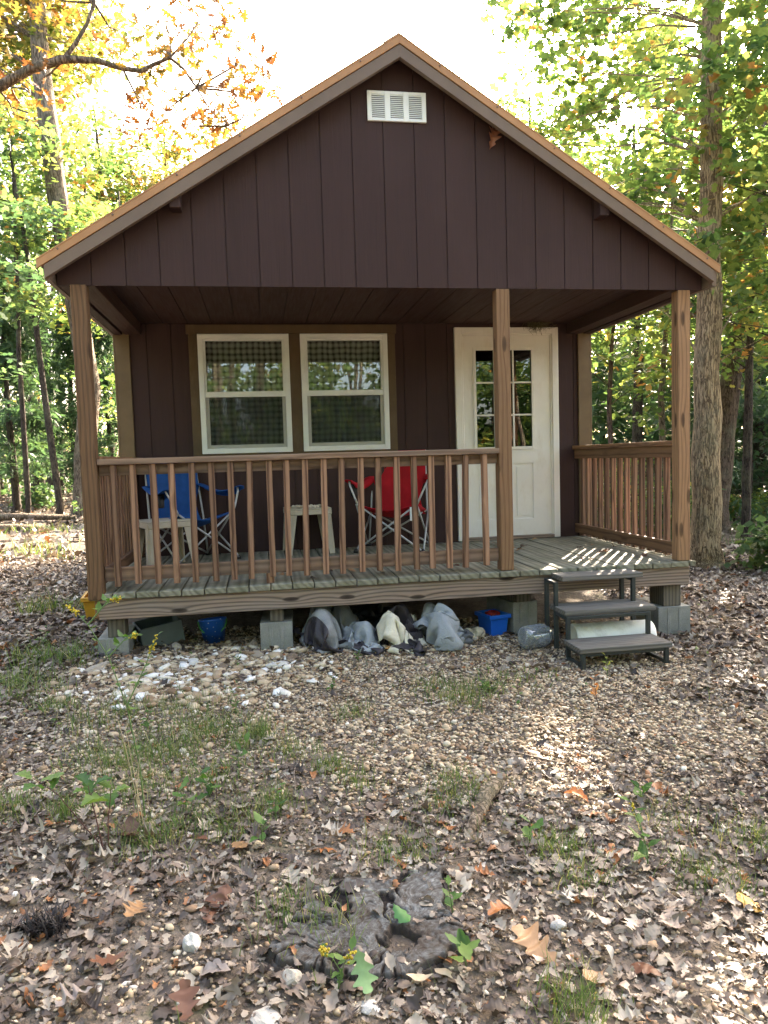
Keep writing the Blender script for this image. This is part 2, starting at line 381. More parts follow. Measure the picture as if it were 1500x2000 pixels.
# gable wall
g = K(); strips(g, 0, W, ZG, lambda x: zroof(x)+.02, 0, .013, start=-.195)
g.prism([(0.004, ZG+.004), (W-.004, ZG+.004), (W-.004, zroof(W)), (2.135, zroof(2.135)), (.004, zroof(0))], .0085, .035)
gw = g.build('gable_wall', M_SIDE, cabin)
for a, c, z in ((.70, .765, 2.845), (3.465, 3.53, 2.86)): g = K(); g.box(a, c, -.105, -.002, z, zroof(a+.03)-.01); g.build('lookout_bracket', M_SIDE, cabin, .004)
# vent
g = K(); x0, x1, z0, z1 = 1.94, 2.322, 3.444, 3.628
g.box(x0, x1, -.006, -.001, z0, z1, .5)
cols = [(x0+.028, x0+.112), (x0+.149, x0+.233), (x0+.27, x0+.354)]
yy = -.016
for a, c in ((x0, cols[0][0]), (cols[0][1], cols[1][0]), (cols[1][1], cols[2][0]), (cols[2][1], x1)): g.box(a, c, yy, -.0065, z0, z1, .5)
for a, c in cols:
    g.box(a, c, yy, -.0065, z0, z0+.02, .5); g.box(a, c, yy, -.0065, z1-.02, z1, .5)
vent = g.build('gable_vent', M_WHITE, cabin, .002)
g = K()
for a, c in cols:
    for i in range(12):
        z = z0+.026+i*.0118; m = Matrix.Translation((0, -.0125, z+.003)) @ Matrix.Rotation(R_(-38), 4, 'X'); g.box(a+.001, c-.001, -.0012, .0012, -.0052, .0052, .5, m)
g.build('vent_louver', M_WHITE, vent)
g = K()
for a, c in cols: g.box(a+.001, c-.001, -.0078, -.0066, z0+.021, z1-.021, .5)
g.build('vent_shade_sheet', paint('vent cavity shade colour', (.05, .055, .07), .8), vent)  # dark sheet puts the shade between the louvers into colour
# roof
def slope_poly(xa, xb, zt0, th, sgn):
    f = lambda x: 2.135+sgn*x
    return [(f(xa), zt0-SL*xa), (f(xb), zt0-SL*xb), (f(xb), zt0-SL*xb-th), (f(xa), zt0-SL*xa-th)]
ZR = 3.905
g = K()
for s in (-1, 1):
    p = slope_poly(0, 2.20 if s < 0 else 2.17, ZR, .022, s); g.prism(p if s > 0 else p[::-1], -.126, LEN+.12)
    for i in range(29):
        y = -.09+i*.23
        p = slope_poly(.05, 2.2 if s < 0 else 2.17, ZR+.018, .016, s); g.prism(p if s > 0 else p[::-1], y, y+.03)
roof = g.build('roof', M_ROOF, cabin)
g = K()
for s in (-1, 1):
    p = slope_poly(0, 2.19 if s < 0 else 2.16, ZR-.0245, .04, s); g.prism(p if s > 0 else p[::-1], -.05, LEN)
g.build('roof_sheathing', M_SIDE, roof)
for s in (-1, 1):
    g = K(); EX = 2.205 if s < 0 else 2.178; p = slope_poly(0, EX, ZR+.004, .050, s); g.prism(p if s > 0 else p[::-1], -.142, -.128)
    p = slope_poly(0.0, EX, ZR+.0105, .010, s); g.prism(p if s > 0 else p[::-1], -.145, -.03)
    g.build('rake_trim', M_COP, roof, .002)
    g = K(); p = slope_poly(0, EX-.04, ZR-.0505, .077, s); g.prism(p if s > 0 else p[::-1], -.136, -.10)
    g.build('fascia', M_FASC, roof, .002)
    for q in (.25, .62, 1.0, 1.38, 1.76, 2.08):
        g = K(); x = 2.135+s*q; g.tube([(x, -.1445, ZR-SL*q-.012), (x, -.1475, ZR-SL*q-.012)], .006, 8); g.build('trim_screw', M_FASC, roof)
    g = K(); xx = 2.135+s*2.17; a, c = sorted((xx, xx-s*.03)); g.box(a, c, -.11, LEN, 2.405, 2.505); a, c = sorted((2.135+s*2.137, xx)); g.box(a, c-.001, -.095, LEN, 2.415, 2.44)
    g.build('eave_board', M_FASC, roof)
g = K()
for s in (-1, 1): p = slope_poly(0, .10, ZR+.028, .010, s); g.prism(p if s > 0 else p[::-1], -.12, LEN+.12)
g.build('ridge_cap', M_ROOF, roof)
# porch ceiling, beams
g = K(); x = .2
while x < 4.05: g.box(x, min(x+.2032, 4.06)-.006, .036, D, ZC, ZC+.02); x += .2032
g.box(.0, W, .036, D, ZC+.012, ZC+.04)
g.build('porch_ceiling', M_CEIL, cabin)
for a, c in ((.085, .215), (4.055, 4.185)): g = K(); g.box(a, c, .037, D-.004, ZG+.004, ZC+.01); g.build('porch_beam', M_CEIL, cabin, .004)
for a, c in ((.005, .06), (4.21, 4.265)): g = K(); g.box(a, c, .037, LEN, ZG+.003, ZC); g.build('soffit_board', M_SIDE, cabin)
# front wall with openings
WIN = [(.68, 1.462), (1.561, 2.340)]; WZ = (1.378, 2.411)
holes = [(a+.01, c-.01, WZ[0]+.01, WZ[1]-.01) for a, c in WIN]+[(2.985, 3.935, .49, 2.44)]
g = K(); strips(g, .112, 4.165, ZD, ZC-.001, D, D+.013, holes, start=.055); strips(g, .0, W, ZD, ZC-.001, D+.0085, D+.10, holes, gap=-.0, pitch=5)
g.build('front_wall', M_SIDE, cabin)
for sd in (0, 1):
    g = K(); xx = (.002, W-.014)[sd]; g.box(xx, xx+.012, D+.12, LEN, ZD-.1, ZC+.06)
    for i in range(22):
        y = D+.13+i*.2032
        if sd: g.box(W-.0015, W+.006, y, y+.197, ZD-.1, ZC)
        else: g.box(-.006, .0015, y, y+.197, ZD-.1, ZC)
    g.build('side_wall', M_SIDE, cabin)
g = K(); strips(g, 0, W, ZD-.1, lambda x: zroof(x)-.1, LEN-.02, LEN); g.build('back_wall', M_SIDE, cabin)
g = K(); g.box(.01, W-.01, D+.101, LEN-.021, ZD-.06, ZD-.02); g.box(.02, W-.02, D+.14, LEN-.03, ZC+.05, ZC+.07); g.build('cabin_floor', M_DARK, cabin)
g = K(); g.box(.1, W-.1, D+.102, D+.14, .30, ZD-.061)
for xx in (.2, 1.45, 2.75, 3.95): g.box(xx, xx+.1, .2, LEN-.1, .335, .436)
g.build('floor_joist', M_SHIM, cabin)
g = K(); g.box(.0, .115, D-.022, D-.001, ZD+.002, 2.46); g.box(-.018, -.0005, D-.022, D+.08, ZD, 2.46); g.build('corner_trim', M_TRIM, cabin, .003)
g = K(); g.box(4.158, 4.272, D-.022, D-.001, ZD+.002, 2.46); g.box(4.2725, 4.29, D-.022, D+.08, ZD, 2.46); g.build('corner_trim', M_TRIM, cabin, .003)
g = K(); yb = D-.001; yf = D-.02
g.box(.585, 2.425, yf-.004, yb, 2.413, 2.491); g.box(.603, .679, yf, yb, 1.30, 2.412); g.box(1.463, 1.560, yf, yb, 1.30, 2.412); g.box(2.341, 2.412, yf, yb, 1.30, 2.412); g.box(.603, 2.412, yf-.002, yb, 1.285, 1.299+.078)
g.build('window_trim', M_WTRIM, cabin, .003)
for a, c in WIN:
    z0, z1 = WZ; g = K(); fw = .045; y0, y1 = D-.036, D+.06
    g.box(a, a+fw, y0, y1, z0, z1); g.box(c-fw, c, y0, y1, z0, z1); g.box(a+fw, c-fw, y0, y1, z1-fw, z1); g.box(a+fw, c-fw, y0, y1, z0, z0+fw)
    g.box(a+.012, c-.012, y0-.006, y0-.001, z1-.02, z1-.006)
    wf = g.build('window', M_WHITE, cabin, .004)
    g = K(); zm = 1.895; s = .018
    g.box(a+fw+.0005, c-fw-.0005, D-.024, D+.02, zm-.027, zm+.02); 
    g.box(a+fw+.0005, a+fw+s, D-.02, D+.03, zm+.0205, z1-fw-.0005); g.box(c-fw-s, c-fw-.0005, D-.02, D+.03, zm+.0205, z1-fw-.0005); g.box(a+fw+s, c-fw-s, D-.02, D+.03, z1-fw-.012, z1-fw-.0005)
    g.build('upper_sash', M_WHITE, wf, .002)
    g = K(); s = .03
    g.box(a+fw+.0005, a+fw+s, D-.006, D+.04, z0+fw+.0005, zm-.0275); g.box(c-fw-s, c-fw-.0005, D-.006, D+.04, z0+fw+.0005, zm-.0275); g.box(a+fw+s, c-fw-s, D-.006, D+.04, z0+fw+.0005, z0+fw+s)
    g.build('lower_sash', paint('shaded sash vinyl', (.42, .42, .38), .4, .1), wf, .002)  # white vinyl again, with the shade of the recess put into its colour
    g = K(); g.box(a+fw+.01, c-fw-.01, D+.004, D+.008, zm, z1-fw-.002); g.box(a+fw+.02, c-fw-.02, D+.018, D+.022, z0+fw+.01, zm); g.build('pane', M_GLASS, wf)
    g = K(); g.box(a+fw+.02, c-fw-.02, D+.009, D+.0105, z0+fw+.02, zm-.02); g.build('window_screen', M_SCREEN, wf)
    g = K(); P = []
    for i in range(60):
        x = a+.03+(c-a-.06)*i/59
        P.append([(x, D+.105+.014*math.sin(i*.75+math.sin(i*.2)*2)*(1 if z > 2.15 else .6), z) for z in np.linspace(z0+.03, z1-.02, 12)])
    g.sheet(P); g.build('curtain', M_CURT, wf)
# door
g = K(); y0, y1 = D-.03, D+.06; dx0, dx1 = 2.962, 3.957
for (a, c) in ((dx0, dx0+.062), (dx1-.062, dx1)): g.box(a, c, y0, y1, ZD+.004, 2.465)
g.box(dx0+.062, dx1-.062, y0, y1, 2.405, 2.465)
for (a, c) in ((dx0+.0625, dx0+.078), (dx1-.078, dx1-.0625)): g.box(a, c, y0+.012, y1, ZD+.02, 2.4045)
g.box(dx0+.0785, dx1-.0785, y0+.012, y1, 2.39, 2.4045)
dfr = g.build('door_frame', M_DOOR, cabin, .004)
lx0, lx1, lz0, lz1 = dx0+.079, dx1-.079, .535, 2.388
gx = (3.158, 3.700); gzr = (1.365, 2.262)
ydoor = D-.006
g = K(); PAN = [(3.150, 3.338, .69, 1.212), (3.513, 3.703, .69, 1.212)]
LH = [(gx[0], gx[1], gzr[0], gzr[1])]+[(a+.0, c, z0, z1) for a, c, z0, z1 in PAN]
strips(g, lx0, lx1, lz0, lz1, ydoor, ydoor+.035, LH, gap=0, pitch=9)
for a, c, z0, z1 in PAN:
    g.box(a, c, ydoor+.010, ydoor+.034, z0, z1)
    g.box(a+.03, c-.03, ydoor+.003, ydoor+.012, z0+.03, z1-.03)
door = g.build('door', M_DOOR, cabin)
g = K(); fr = .022
g.box(gx[0]-fr, gx[0]+.004, ydoor-.012, ydoor-.0005, gzr[0]-fr, gzr[1]+fr); g.box(gx[1]-.004, gx[1]+fr, ydoor-.012, ydoor-.0005, gzr[0]-fr, gzr[1]+fr)
g.box(gx[0]+.004, gx[1]-.004, ydoor-.012, ydoor-.0005, gzr[1]-.004, gzr[1]+fr); g.box(gx[0]+.004, gx[1]-.004, ydoor-.012, ydoor-.0005, gzr[0]-fr, gzr[0]+.004)
cw = (gx[1]-gx[0])/3; ch = (gzr[1]-gzr[0])/3
for i in (1, 2): g.box(gx[0]+cw*i-.008, gx[0]+cw*i+.008, ydoor-.008, ydoor+.004, gzr[0]+.004, gzr[1]-.004); g.box(gx[0]+.004, gx[1]-.004, ydoor-.007, ydoor+.0035, gzr[0]+ch*i-.008, gzr[0]+ch*i+.008)
g.build('door_glazing_bar', M_DOOR, door, .002)
g = K(); g.box(gx[0]+.001, gx[1]-.001, ydoor+.006, ydoor+.010, gzr[0]+.001, gzr[1]-.001); g.build('door_pane', M_GLASSD, door)
g = K(); g.box(gx[0]+.001, gx[1]-.001, ydoor+.022, ydoor+.030, gzr[0]+.001, gzr[1]-.001); g.build('door_dark_sheet', M_DARK, door)  # near-black sheet added to give the unlit room behind the glass
g = K(); g.tube([(lx0+.06, ydoor-.001, 1.33), (lx0+.06, ydoor-.02, 1.33), (lx0+.06, ydoor-.045, 1.33), (lx0+.06, ydoor-.065, 1.33)], [.028, .012, .027, .02], 16); g.build('door_knob', paint('brass', (.4, .28, .1), .3), door)
g = K(); g.box(dx0+.063, dx1-.063, D-.045, D+.02, ZD+.003, .533); g.build('threshold', M_RIM, cabin, .004)
# deck
g = K(); x = .09; 
while x < 4.20:
    w = min(.134, 4.205-x); dz = random.uniform(-.0025, .0025); g.box(x, x+w, -.024+random.uniform(-.006, .006), D+.0, .462+dz, ZD+dz); x += .1405
deck = g.build('deck', M_DECK, cabin, .005)
g = K(); g.box(.135, 4.172, .0, .038, .332, .4585); g.build('rim_joist', M_RIM, deck, .004)
for a in (.105, 4.152): g = K(); g.box(a, a+.038, .039, D, .335, .458); g.build('side_joist', M_RAILY, deck, .004)
# posts
for x0 in (.083, 2.773, 4.088):
    g = K(); g.box(x0, x0+.092, .0, .09, .5035 if x0 > .1 else .40, ZG-.001); 
    if x0 < .1: g = K(); g.box(x0, x0+.092, -.028, .066, .465, ZG-.001)
    g.build('post', M_POST, cabin, .005)
# railings
def rail_front():
    g = K(); g.box(.1765, 2.7715, -.012, .082, 1.306, 1.342); rl = g.build('railing', M_RAILX, cabin, .004)
    g = K(); g.box(.1765, 2.7715, .043, .079, 1.238, 1.3055, .3); g.build('top_rail', M_RAILX, rl, .004)
    g = K(); g.box(.1765, 2.7715, .043, .080, .568, .656, .8); g.build('bottom_rail', M_RAILX, rl, .004)
    g = K(); g.box(1.185, 1.235, .043, .08, .501, .5675); g.build('rail_support', M_BAL, rl, .002)
    for i in range(21):
        x = .262+i*.1202; t = random.uniform(-.006, .006); t2 = t+random.uniform(-.01, .012)-.004
        g = K(); m = Matrix.Translation((x+t2, .0225, .543)) @ Matrix.Rotation(math.atan2(t-t2, .76), 4, 'Y'); g.box(-.019, .019, -.0195, .0195, random.uniform(-.006, .006), .762, None, m); g.build('baluster', M_BAL, rl, .003)
def rail_side(xin, xout, sgn):
    a, c = sorted((xin, xin+sgn*.036)); y0, y1 = .0915, D-.024
    lo, hi = sorted((xin-sgn*.02, xout+sgn*.006))
    g = K(); g.box(lo, hi, y0, y1, 1.326, 1.362); rl = g.build('railing', M_RAILY, cabin, .004)
    g = K(); g.box(a, c, y0, y1, 1.240, 1.3255); g.build('top_rail', M_RAILY, rl, .004)
    g = K(); g.box(a, c, y0, y1, .540, .626); g.build('bottom_rail', M_RAILY, rl, .004)
    p, q = sorted((xin+sgn*.0365, xout))
    for i in range(14):
        y = .155+i*.122; g = K(); g.box(p, q, y-.019, y+.019, .515+random.uniform(-.006, .006), 1.3255); g.build('baluster', M_BAL, rl, .003)
rail_front(); rail_side(4.105, 4.180, 1); rail_side(.160, .085, -1)

# ------------------------------------------------------------------ ground
def grid_axis(c, n, b, mx): s = np.linspace(-1, 1, n); return c+mx*np.sinh(b*s)/np.sinh(b)
def gravel_mask(x, y):
    d = ((x-1.95)/2.2)**2+((y+.75)/1.5)**2+(fbm(x*1.7, y*1.7, 11)-.47)*1.6
    m = np.clip(1.35-d, 0, 1)
    e = np.clip(1-((x-3.0)/1.5)**2-((y+1.6)/1.0)**2, 0, 1)*.6
    wm = np.clip(1.3-((x-.75)/.85)**2-((y+.42)/.62)**2, 0, 1)
    return np.clip(np.maximum(np.maximum(m, e), wm), 0.05, 1)
def ground_mat():
    b = NB('forest floor soil'); v = b.coord(); n = b.noise(v, 1.6, 6, .65); f = b.noise(v, 24, 6, .7)
    col = b.ramp(b.math('ADD', b.math('MULTIPLY', n, .5), b.math('MULTIPLY', f, .5)), [(.3, (.05, .040, .031)), (.5, (.135, .112, .09)), (.7, (.28, .24, .195))])
    vo = b.voro(v, 55); peb = b.ramp(vo.outputs['Distance'], [(.25, (1, 1, 1)), (.45, (0, 0, 0))])
    pc = b.n('HueSaturation'); pc.inputs['Color'].default_value = (.3, .24, .17, 1); b.l(b.math('ADD', b.math('MULTIPLY', vo.outputs['Distance'], 1.2), .5), pc.inputs['Value'])
    col = b.mix(b.math('MULTIPLY', peb, b.math('MULTIPLY', b.ramp(b.noise(v, 2.2, 3), [(.42, (0, 0, 0)), (.6, (1, 1, 1))]), .8)), col, pc.outputs[0])
    col = b.mix(b.ramp(b.noise(v, 2.7, 6, .7), [(.60, (0, 0, 0)), (.70, (.6, .6, .6))]), col, (.07, .085, .025))
    b.pbr(col, .95, b.bump(b.math('ADD', f, b.math('MULTIPLY', peb, .5)), .7, .02), .1); return b.m
gx_, gy_ = grid_axis(1.8, 440, 5.6, 130), grid_axis(-1.6, 440, 5.6, 130)
X, Y = np.meshgrid(gx_, gy_); Z = gz(X, Y)+(fbm(X*9, Y*9, 21)-.47)*.03
idx = np.arange(440*440).reshape(440, 440)
ground = np_mesh('ground', np.stack([X, Y, Z], -1).reshape(-1, 3), np.stack([idx[:-1, :-1], idx[:-1, 1:], idx[1:, 1:], idx[1:, :-1]], -1).reshape(-1, 4), np.zeros(440*440), ground_mat(), None, True)
ground['kind'] = 'structure'
def zsoil(x, y): return gz(x, y)+(fbm(np.asarray(x)*9, np.asarray(y)*9, 21)-.47)*.03

# ------------------------------------------------------------------ piers and things under the deck
def block(x, y, z0, z1, label, rz=0, w=.19, d=.39, cap=False):
    t = empty('concrete_block', (x, y, z0), label, 'concrete block', 'concrete blocks under the porch', rz)
    g = MB(); h = z1-z0; w2 = w/2
    if cap: g.box(-w2, w2, 0, d, 0, h)
    else:
        g.box(-w2, w2, 0, d, 0, h*.999); 
        for xx in (-w2*.35, w2*.35): g.box(xx-.012, xx+.012, -.004, -.0005, .004, h-.004)
    g.build('block_body', M_CONC, t, .006); return t
block(.205, .03, .05, .205, 'low grey concrete block under the left corner of the porch', R_(2), .185)
block(1.235, .03, .045, .24, 'grey concrete block under the short wood prop left of the crumpled tents', R_(-3), .21)
block(3.02, .22, -.06, .235, 'grey concrete block between the blue bin and the metal steps', R_(12), .2)
block(4.075, .03, .0-.03, .168, 'tall grey concrete block under the right corner of the porch', R_(-2), .245)
block(4.10, .05, -.11, -.0305, 'thin concrete slab beneath the tall block at the right corner', R_(2), .25, cap=True)
for xx, yy in ((.2, 3.0), (2.1, 3.0), (4.0, 3.0)): block(xx, yy, -.05, .30, 'concrete pier deep in the shade under the cabin', 0, .3)
def shim(x, y, z0, z1, w, label, rz=0, d=.14):
    g = MB(); g.box(-w/2, w/2, 0, d, 0, z1-z0); o = g.build('wood_block', M_SHIM, None, .004); o.location = (x, y, z0); o.rotation_euler.z = rz
    tag(o, label, 'wood block', 'wood props between blocks and porch')
shim(.225, .05, .206, .331, .105, 'dark mossy wood block propping the left end of the weathered beam')
shim(1.243, .05, .241, .331, .088, 'short square wood prop on the concrete block beside the crumpled tents')
shim(3.0, .2, .236, .331, .12, 'brown wood prop on the block beside the blue bin', .2)
shim(4.07, .05, .169, .331, .135, 'dark damp wood prop under the right end of the porch', 0, .2)

# bluish block lying askew, bucket, bin, tote
def slab_grey():
    m = paint('blue grey coated board', (.11, .135, .14), .7, .2, 8)
    t = empty('storage_box', (.49, .27, .075), 'blue grey open box lying askew under the left part of the porch', 'box', None, R_(18))
    g = MB(); 
    g.box(-.14, .14, 0, .012, 0, .15); g.box(-.14, .14, .30, .312, 0, .15); g.box(-.14, -.128, .0125, .2995, 0, .15); g.box(.128, .14, .0125, .2995, 0, .15); g.box(-.1275, .1275, .0125, .2995, 0, .012)
    g.build('box_shell', m, t, .004); t.rotation_euler.y = R_(-8)
slab_grey()
def bucketmat():
    b = NB('blue printed bucket plastic'); v = b.coord(); vo = b.voro(v, 42); sp = b.ramp(vo.outputs['Distance'], [(.16, (1, 1, 1)), (.22, (0, 0, 0))])
    pick = b.ramp(b.noise(v, 14, 2), [(.48, (0, 0, 0)), (.52, (1, 1, 1))])
    col = b.mix(b.math('MULTIPLY', sp, pick), (.02, .13, .62), (.65, .75, .8))
    vo2 = b.voro(v, 9); col = b.mix(b.ramp(vo2.outputs['Distance'], [(.12, (1, 1, 1)), (.18, (0, 0, 0))]), col, (.5, .12, .10))
    b.pbr(col, .35, None, .5); return b.m
t = empty('toy_bucket', (.815, .29, .075), 'small bright blue dotted toy bucket with green handle under the porch', 'bucket'); t.rotation_euler = (R_(-7), R_(-3), 0); t.scale = (.93, .93, .86)
g = MB(); g.lathe([(.0, .004), (.072, .004), (.074, 0), (.098, .175), (.104, .176), (.104, .19), (.098, .19), (.094, .176), (.07, .012), (0, .012)]); g.build('bucket_shell', bucketmat(), t)
g = MB(); g.tube([(.103*math.cos(a), -.012-.105*math.sin(a)*.55, .178-.11*math.sin(a)) for a in np.linspace(0, math.pi, 18)], .004, 6); g.build('handle', paint('green plastic', (.10, .42, .10), .4), t)
M_BLUEP = paint('blue bin plastic', (.012, .12, .60), .32, .12, 6, .5)
def tub(name, loc, rz, w, d, h, mat, label, cat, taper=.86, lip=.016):
    t = empty(name, loc, label, cat, None, rz)
    g = MB(); k = taper; th = .006
    def ring(s, z, o=0):
        a, b = w/2*s+o, d/2*s+o; return [(-a, -b, z), (a, -b, z), (a, b, z), (-a, b, z)]
    R = [ring(k, 0), ring(1, h*.82), ring(1, h*.82, lip), ring(1, h, lip), ring(1, h, -th), ring(k, .01, -th)]
    vs = [p for r in R for p in r]; fs = [(3, 2, 1, 0), (20, 21, 22, 23)]
    for i in range(5): fs += [(i*4+j, i*4+(j+1) % 4, (i+1)*4+(j+1) % 4, (i+1)*4+j) for j in range(4)]
    g.add(vs, fs, .5); g.build('tub_shell', mat, t, .006); return t
t = tub('plastic_bin', (2.79, .27, -.005), R_(14), .145, .19, .165, M_BLUEP, 'bright blue plastic bin with red contents under the porch', 'bin')
g = MB()
for i in range(7): a = i*.9; g.tube([(.04*math.cos(a), .05*math.sin(a), .135), (.045*math.cos(a+.6), .055*math.sin(a+.6), .158), (.02*math.cos(a+1), .04*math.sin(a+1.4), .166)], .011, 6)
g.build('bin_contents', paint('red toys', (.35, .03, .03), .5, .5), t)
g = MB(); g.box(.080, .09, -.03, .03, .09, .14); g.build('bin_handle', paint('bin latch', (.5, .5, .45), .5), t, .004)
tub('plastic_tote', (-.13, 1.3, .10), R_(6), .22, .30, .19, paint('yellow plastic', (.62, .33, .035), .4, .15, 5), 'yellow plastic tote on the ground beside the left end of the porch', 'tote', .85)
# crumpled tents: folded cloth heaps
def cloth_mat(name, stops):
    b = NB(name); v = b.coord(); col = b.ramp(b.attr(), stops, 'CONSTANT'); n = b.noise(v, 9, 5, .65)
    hs = b.n('HueSaturation'); b.l(col, hs.inputs['Color']); b.l(b.math('ADD', b.math('MULTIPLY', n, .7), .62), hs.inputs['Value'])
    b.pbr(hs.outputs[0], .5, b.bump(b.math('ADD', b.math('MULTIPLY', b.noise(v, 60, 4, .7), .4), b.noise(b.mapped((1, 1, 1), src=v), 17, 5, .62, 1.2)), .45, .02), .35); return b.m
def drape(cx, cy, rx, ry, top, su, sv, seed, n=62, steps=90, h=.2, squeeze=.32):
    """settles a loose sheet of size su x sv over a lump inside an oval: position based cloth"""
    r0 = np.random.default_rng(seed); u, v = np.meshgrid(np.linspace(-.5, .5, n), np.linspace(-.5, .5, n)); a = r0.uniform(0, 6.28)
    U, V = u*su, v*sv; k1, k2 = squeeze*2*rx/su*1.6, squeeze*2*ry/sv*1.6
    X = np.stack([(U*math.cos(a)-V*math.sin(a))*k1, (U*math.sin(a)+V*math.cos(a))*k2, .16+.10*(fbm(u*9+seed, v*9, seed, 3)-.3)+.05*np.sin(u*25+4*np.sin(v*9))], -1)
    X[..., 0] += .05*np.sin(v*23+seed); X[..., 1] += .05*np.sin(u*21+seed*2); O = X.copy()
    lu, lv = su/(n-1), sv/(n-1); g0 = float(gz(cx, cy))
    def con(X, A, B, L, st):
        d = X[B]-X[A]; l = np.linalg.norm(d, axis=-1, keepdims=True)+1e-9; c = d*(.5*st*(l-L)/l); X[A] += c; X[B] -= c
    S = slice
    sets = []
    for o in (0, 1):
        m = (n-1-o)//2
        sets += [((S(None), S(o, o+2*m, 2)), (S(None), S(o+1, o+1+2*m, 2)), lu, 1), ((S(o, o+2*m, 2), S(None)), (S(o+1, o+1+2*m, 2), S(None)), lv, 1)]
        sets += [((S(o, o+2*m, 2), S(0, n-1)), (S(o+1, o+1+2*m, 2), S(1, n)), math.hypot(lu, lv), .5), ((S(o, o+2*m, 2), S(1, n)), (S(o+1, o+1+2*m, 2), S(0, n-1)), math.hypot(lu, lv), .5)]
    bend = []
    for st_, w in ((3, .03),):
        for o in range(st_):
            for q in (0, 1):
                i = np.arange(o+q*st_, n-st_, 2*st_)
                if len(i): bend += [((S(None), i), (S(None), i+st_), lu*st_, w), ((i, S(None)), (i+st_, S(None)), lv*st_, w)]
    nb = 18; BA = r0.uniform(0, 6.28, nb); BR_ = np.sqrt(r0.random(nb))*.86; BS = r0.uniform(.10, .26, nb)*min(rx, ry)
    BC = np.stack([np.cos(BA)*BR_*rx, np.sin(BA)*BR_*ry, np.clip(h*(1.05-BR_**2)*r0.uniform(.55, 1.05, nb)-BS, 0, 1)], -1)
    for it in range(steps):
        vel = (X-O)*.86; O = X.copy(); X = X+vel; X[..., 2] -= .0011
        for q in range(7):
            for A, B, L, w in sets: con(X, A, B, L, w)
            for A, B, L, w in bend: con(X, A, B, L, w)
            e = np.sqrt((X[..., 0]/rx)**2+(X[..., 1]/ry)**2); f = np.where(e > 1, 1-.35*(e-1)/e, 1); X[..., 0] *= f; X[..., 1] *= f
            if q % 2 == 0:
                for c_, rs in zip(BC, BS):
                    dd = X-c_; dd[..., 2] *= .55; l = np.linalg.norm(dd, axis=-1, keepdims=True)+1e-9; X = np.where(l < rs, X+(rs-l)/l*dd, X)
            X[..., 2] = np.clip(X[..., 2], .004, top-g0-.004)
    return X+np.array([cx, cy, 0])
def heap(name, cx, cy, rx, ry, h, seed, mat, region, label, su=1.15, sv=1.15, n=62, top=.326):
    X = drape(cx, cy, rx, ry, top, su, sv, seed, n, h=h); X[..., 2] += zsoil(X[..., 0], X[..., 1]); X[..., 2] = np.minimum(X[..., 2], top)
    u, v = np.meshgrid(np.linspace(0, 1, n), np.linspace(0, 1, n)); i = np.arange(n*n).reshape(n, n)
    o = np_mesh(name, X.reshape(-1, 3), np.stack([i[:-1, :-1], i[:-1, 1:], i[1:, 1:], i[1:, :-1]], -1).reshape(-1, 4), np.clip(region(u, v), 0, 1).reshape(-1), mat, None, True)
    md = o.modifiers.new('sub', 'SUBSURF'); md.levels = 1; md.render_levels = 2
    tag(o, label, 'tent fabric', 'crumpled tents under the porch'); return o
GREYT, DARKT, CREAM = (.22, .23, .235), (.035, .031, .038), (.66, .62, .49)
M_T1 = cloth_mat('grey tent nylon', [(0, DARKT), (.3, GREYT), (.72, (.15, .16, .165)), (.9, (.30, .33, .36))])
M_T2 = cloth_mat('tan black and grey tent nylon', [(0, CREAM), (.3, DARKT), (.5, (.26, .285, .30)), (.8, (.10, .105, .11))])
st3 = lambda u, v: 0*u
heap('tent_heap', 1.58, .20, .29, .36, .29, 3, M_T1, lambda u, v: np.where(u < .13, .1, np.where(v > .7, .95, .5)), 'crumpled heap of grey tent fabric beside the middle concrete block', 1.7, 1.5, 72)
heap('tent_heap', 1.80, .0, .23, .22, .20, 31, M_T1, lambda u, v: np.where(v < .15, .1, .95), 'smaller bluish grey tent bundle lying in front of the grey heap', 1.25, 1.15)
heap('tent_heap', 2.10, .04, .26, .31, .29, 8, M_T2, lambda u, v: np.where(np.abs(u-.5) < .27, .1, .4), 'crumpled tent bundle with a cream panel beside a black panel', 1.5, 1.4)
heap('tent_heap', 2.37, .09, .24, .30, .27, 14, M_T2, lambda u, v: np.where(u < .16, .4, np.where(v > .7, .85, .65)), 'blue grey crumpled tent with dark edge left of the blue bin', 1.6, 1.5)
M_T3 = cloth_mat('black tarp', [(0, (.022, .024, .028)), (.6, (.045, .05, .055))])
heap('tarp_heap', 1.98, .72, .70, .30, .28, 12, M_T3, lambda u, v: (u > .5)*.7, 'black plastic tarp bunched behind the crumpled tents', 2.6, 1.4, 56)
heap('cloth_scrap', 2.60, .17, .09, .16, .12, 15, cloth_mat('cream cloth', [(0, CREAM), (.5, (.5, .45, .33))]), lambda u, v: u, 'cream cloth scrap wedged against the blue bin', .55, .6, 40)
heap('cloth_scrap', 1.945, -.10, .06, .07, .075, 19, cloth_mat('orange cloth', [(0, (.55, .27, .08)), (.45, (.6, .5, .35))]), lambda u, v: u, 'small orange and white cloth bundle between the crumpled tents', .32, .32, 34)
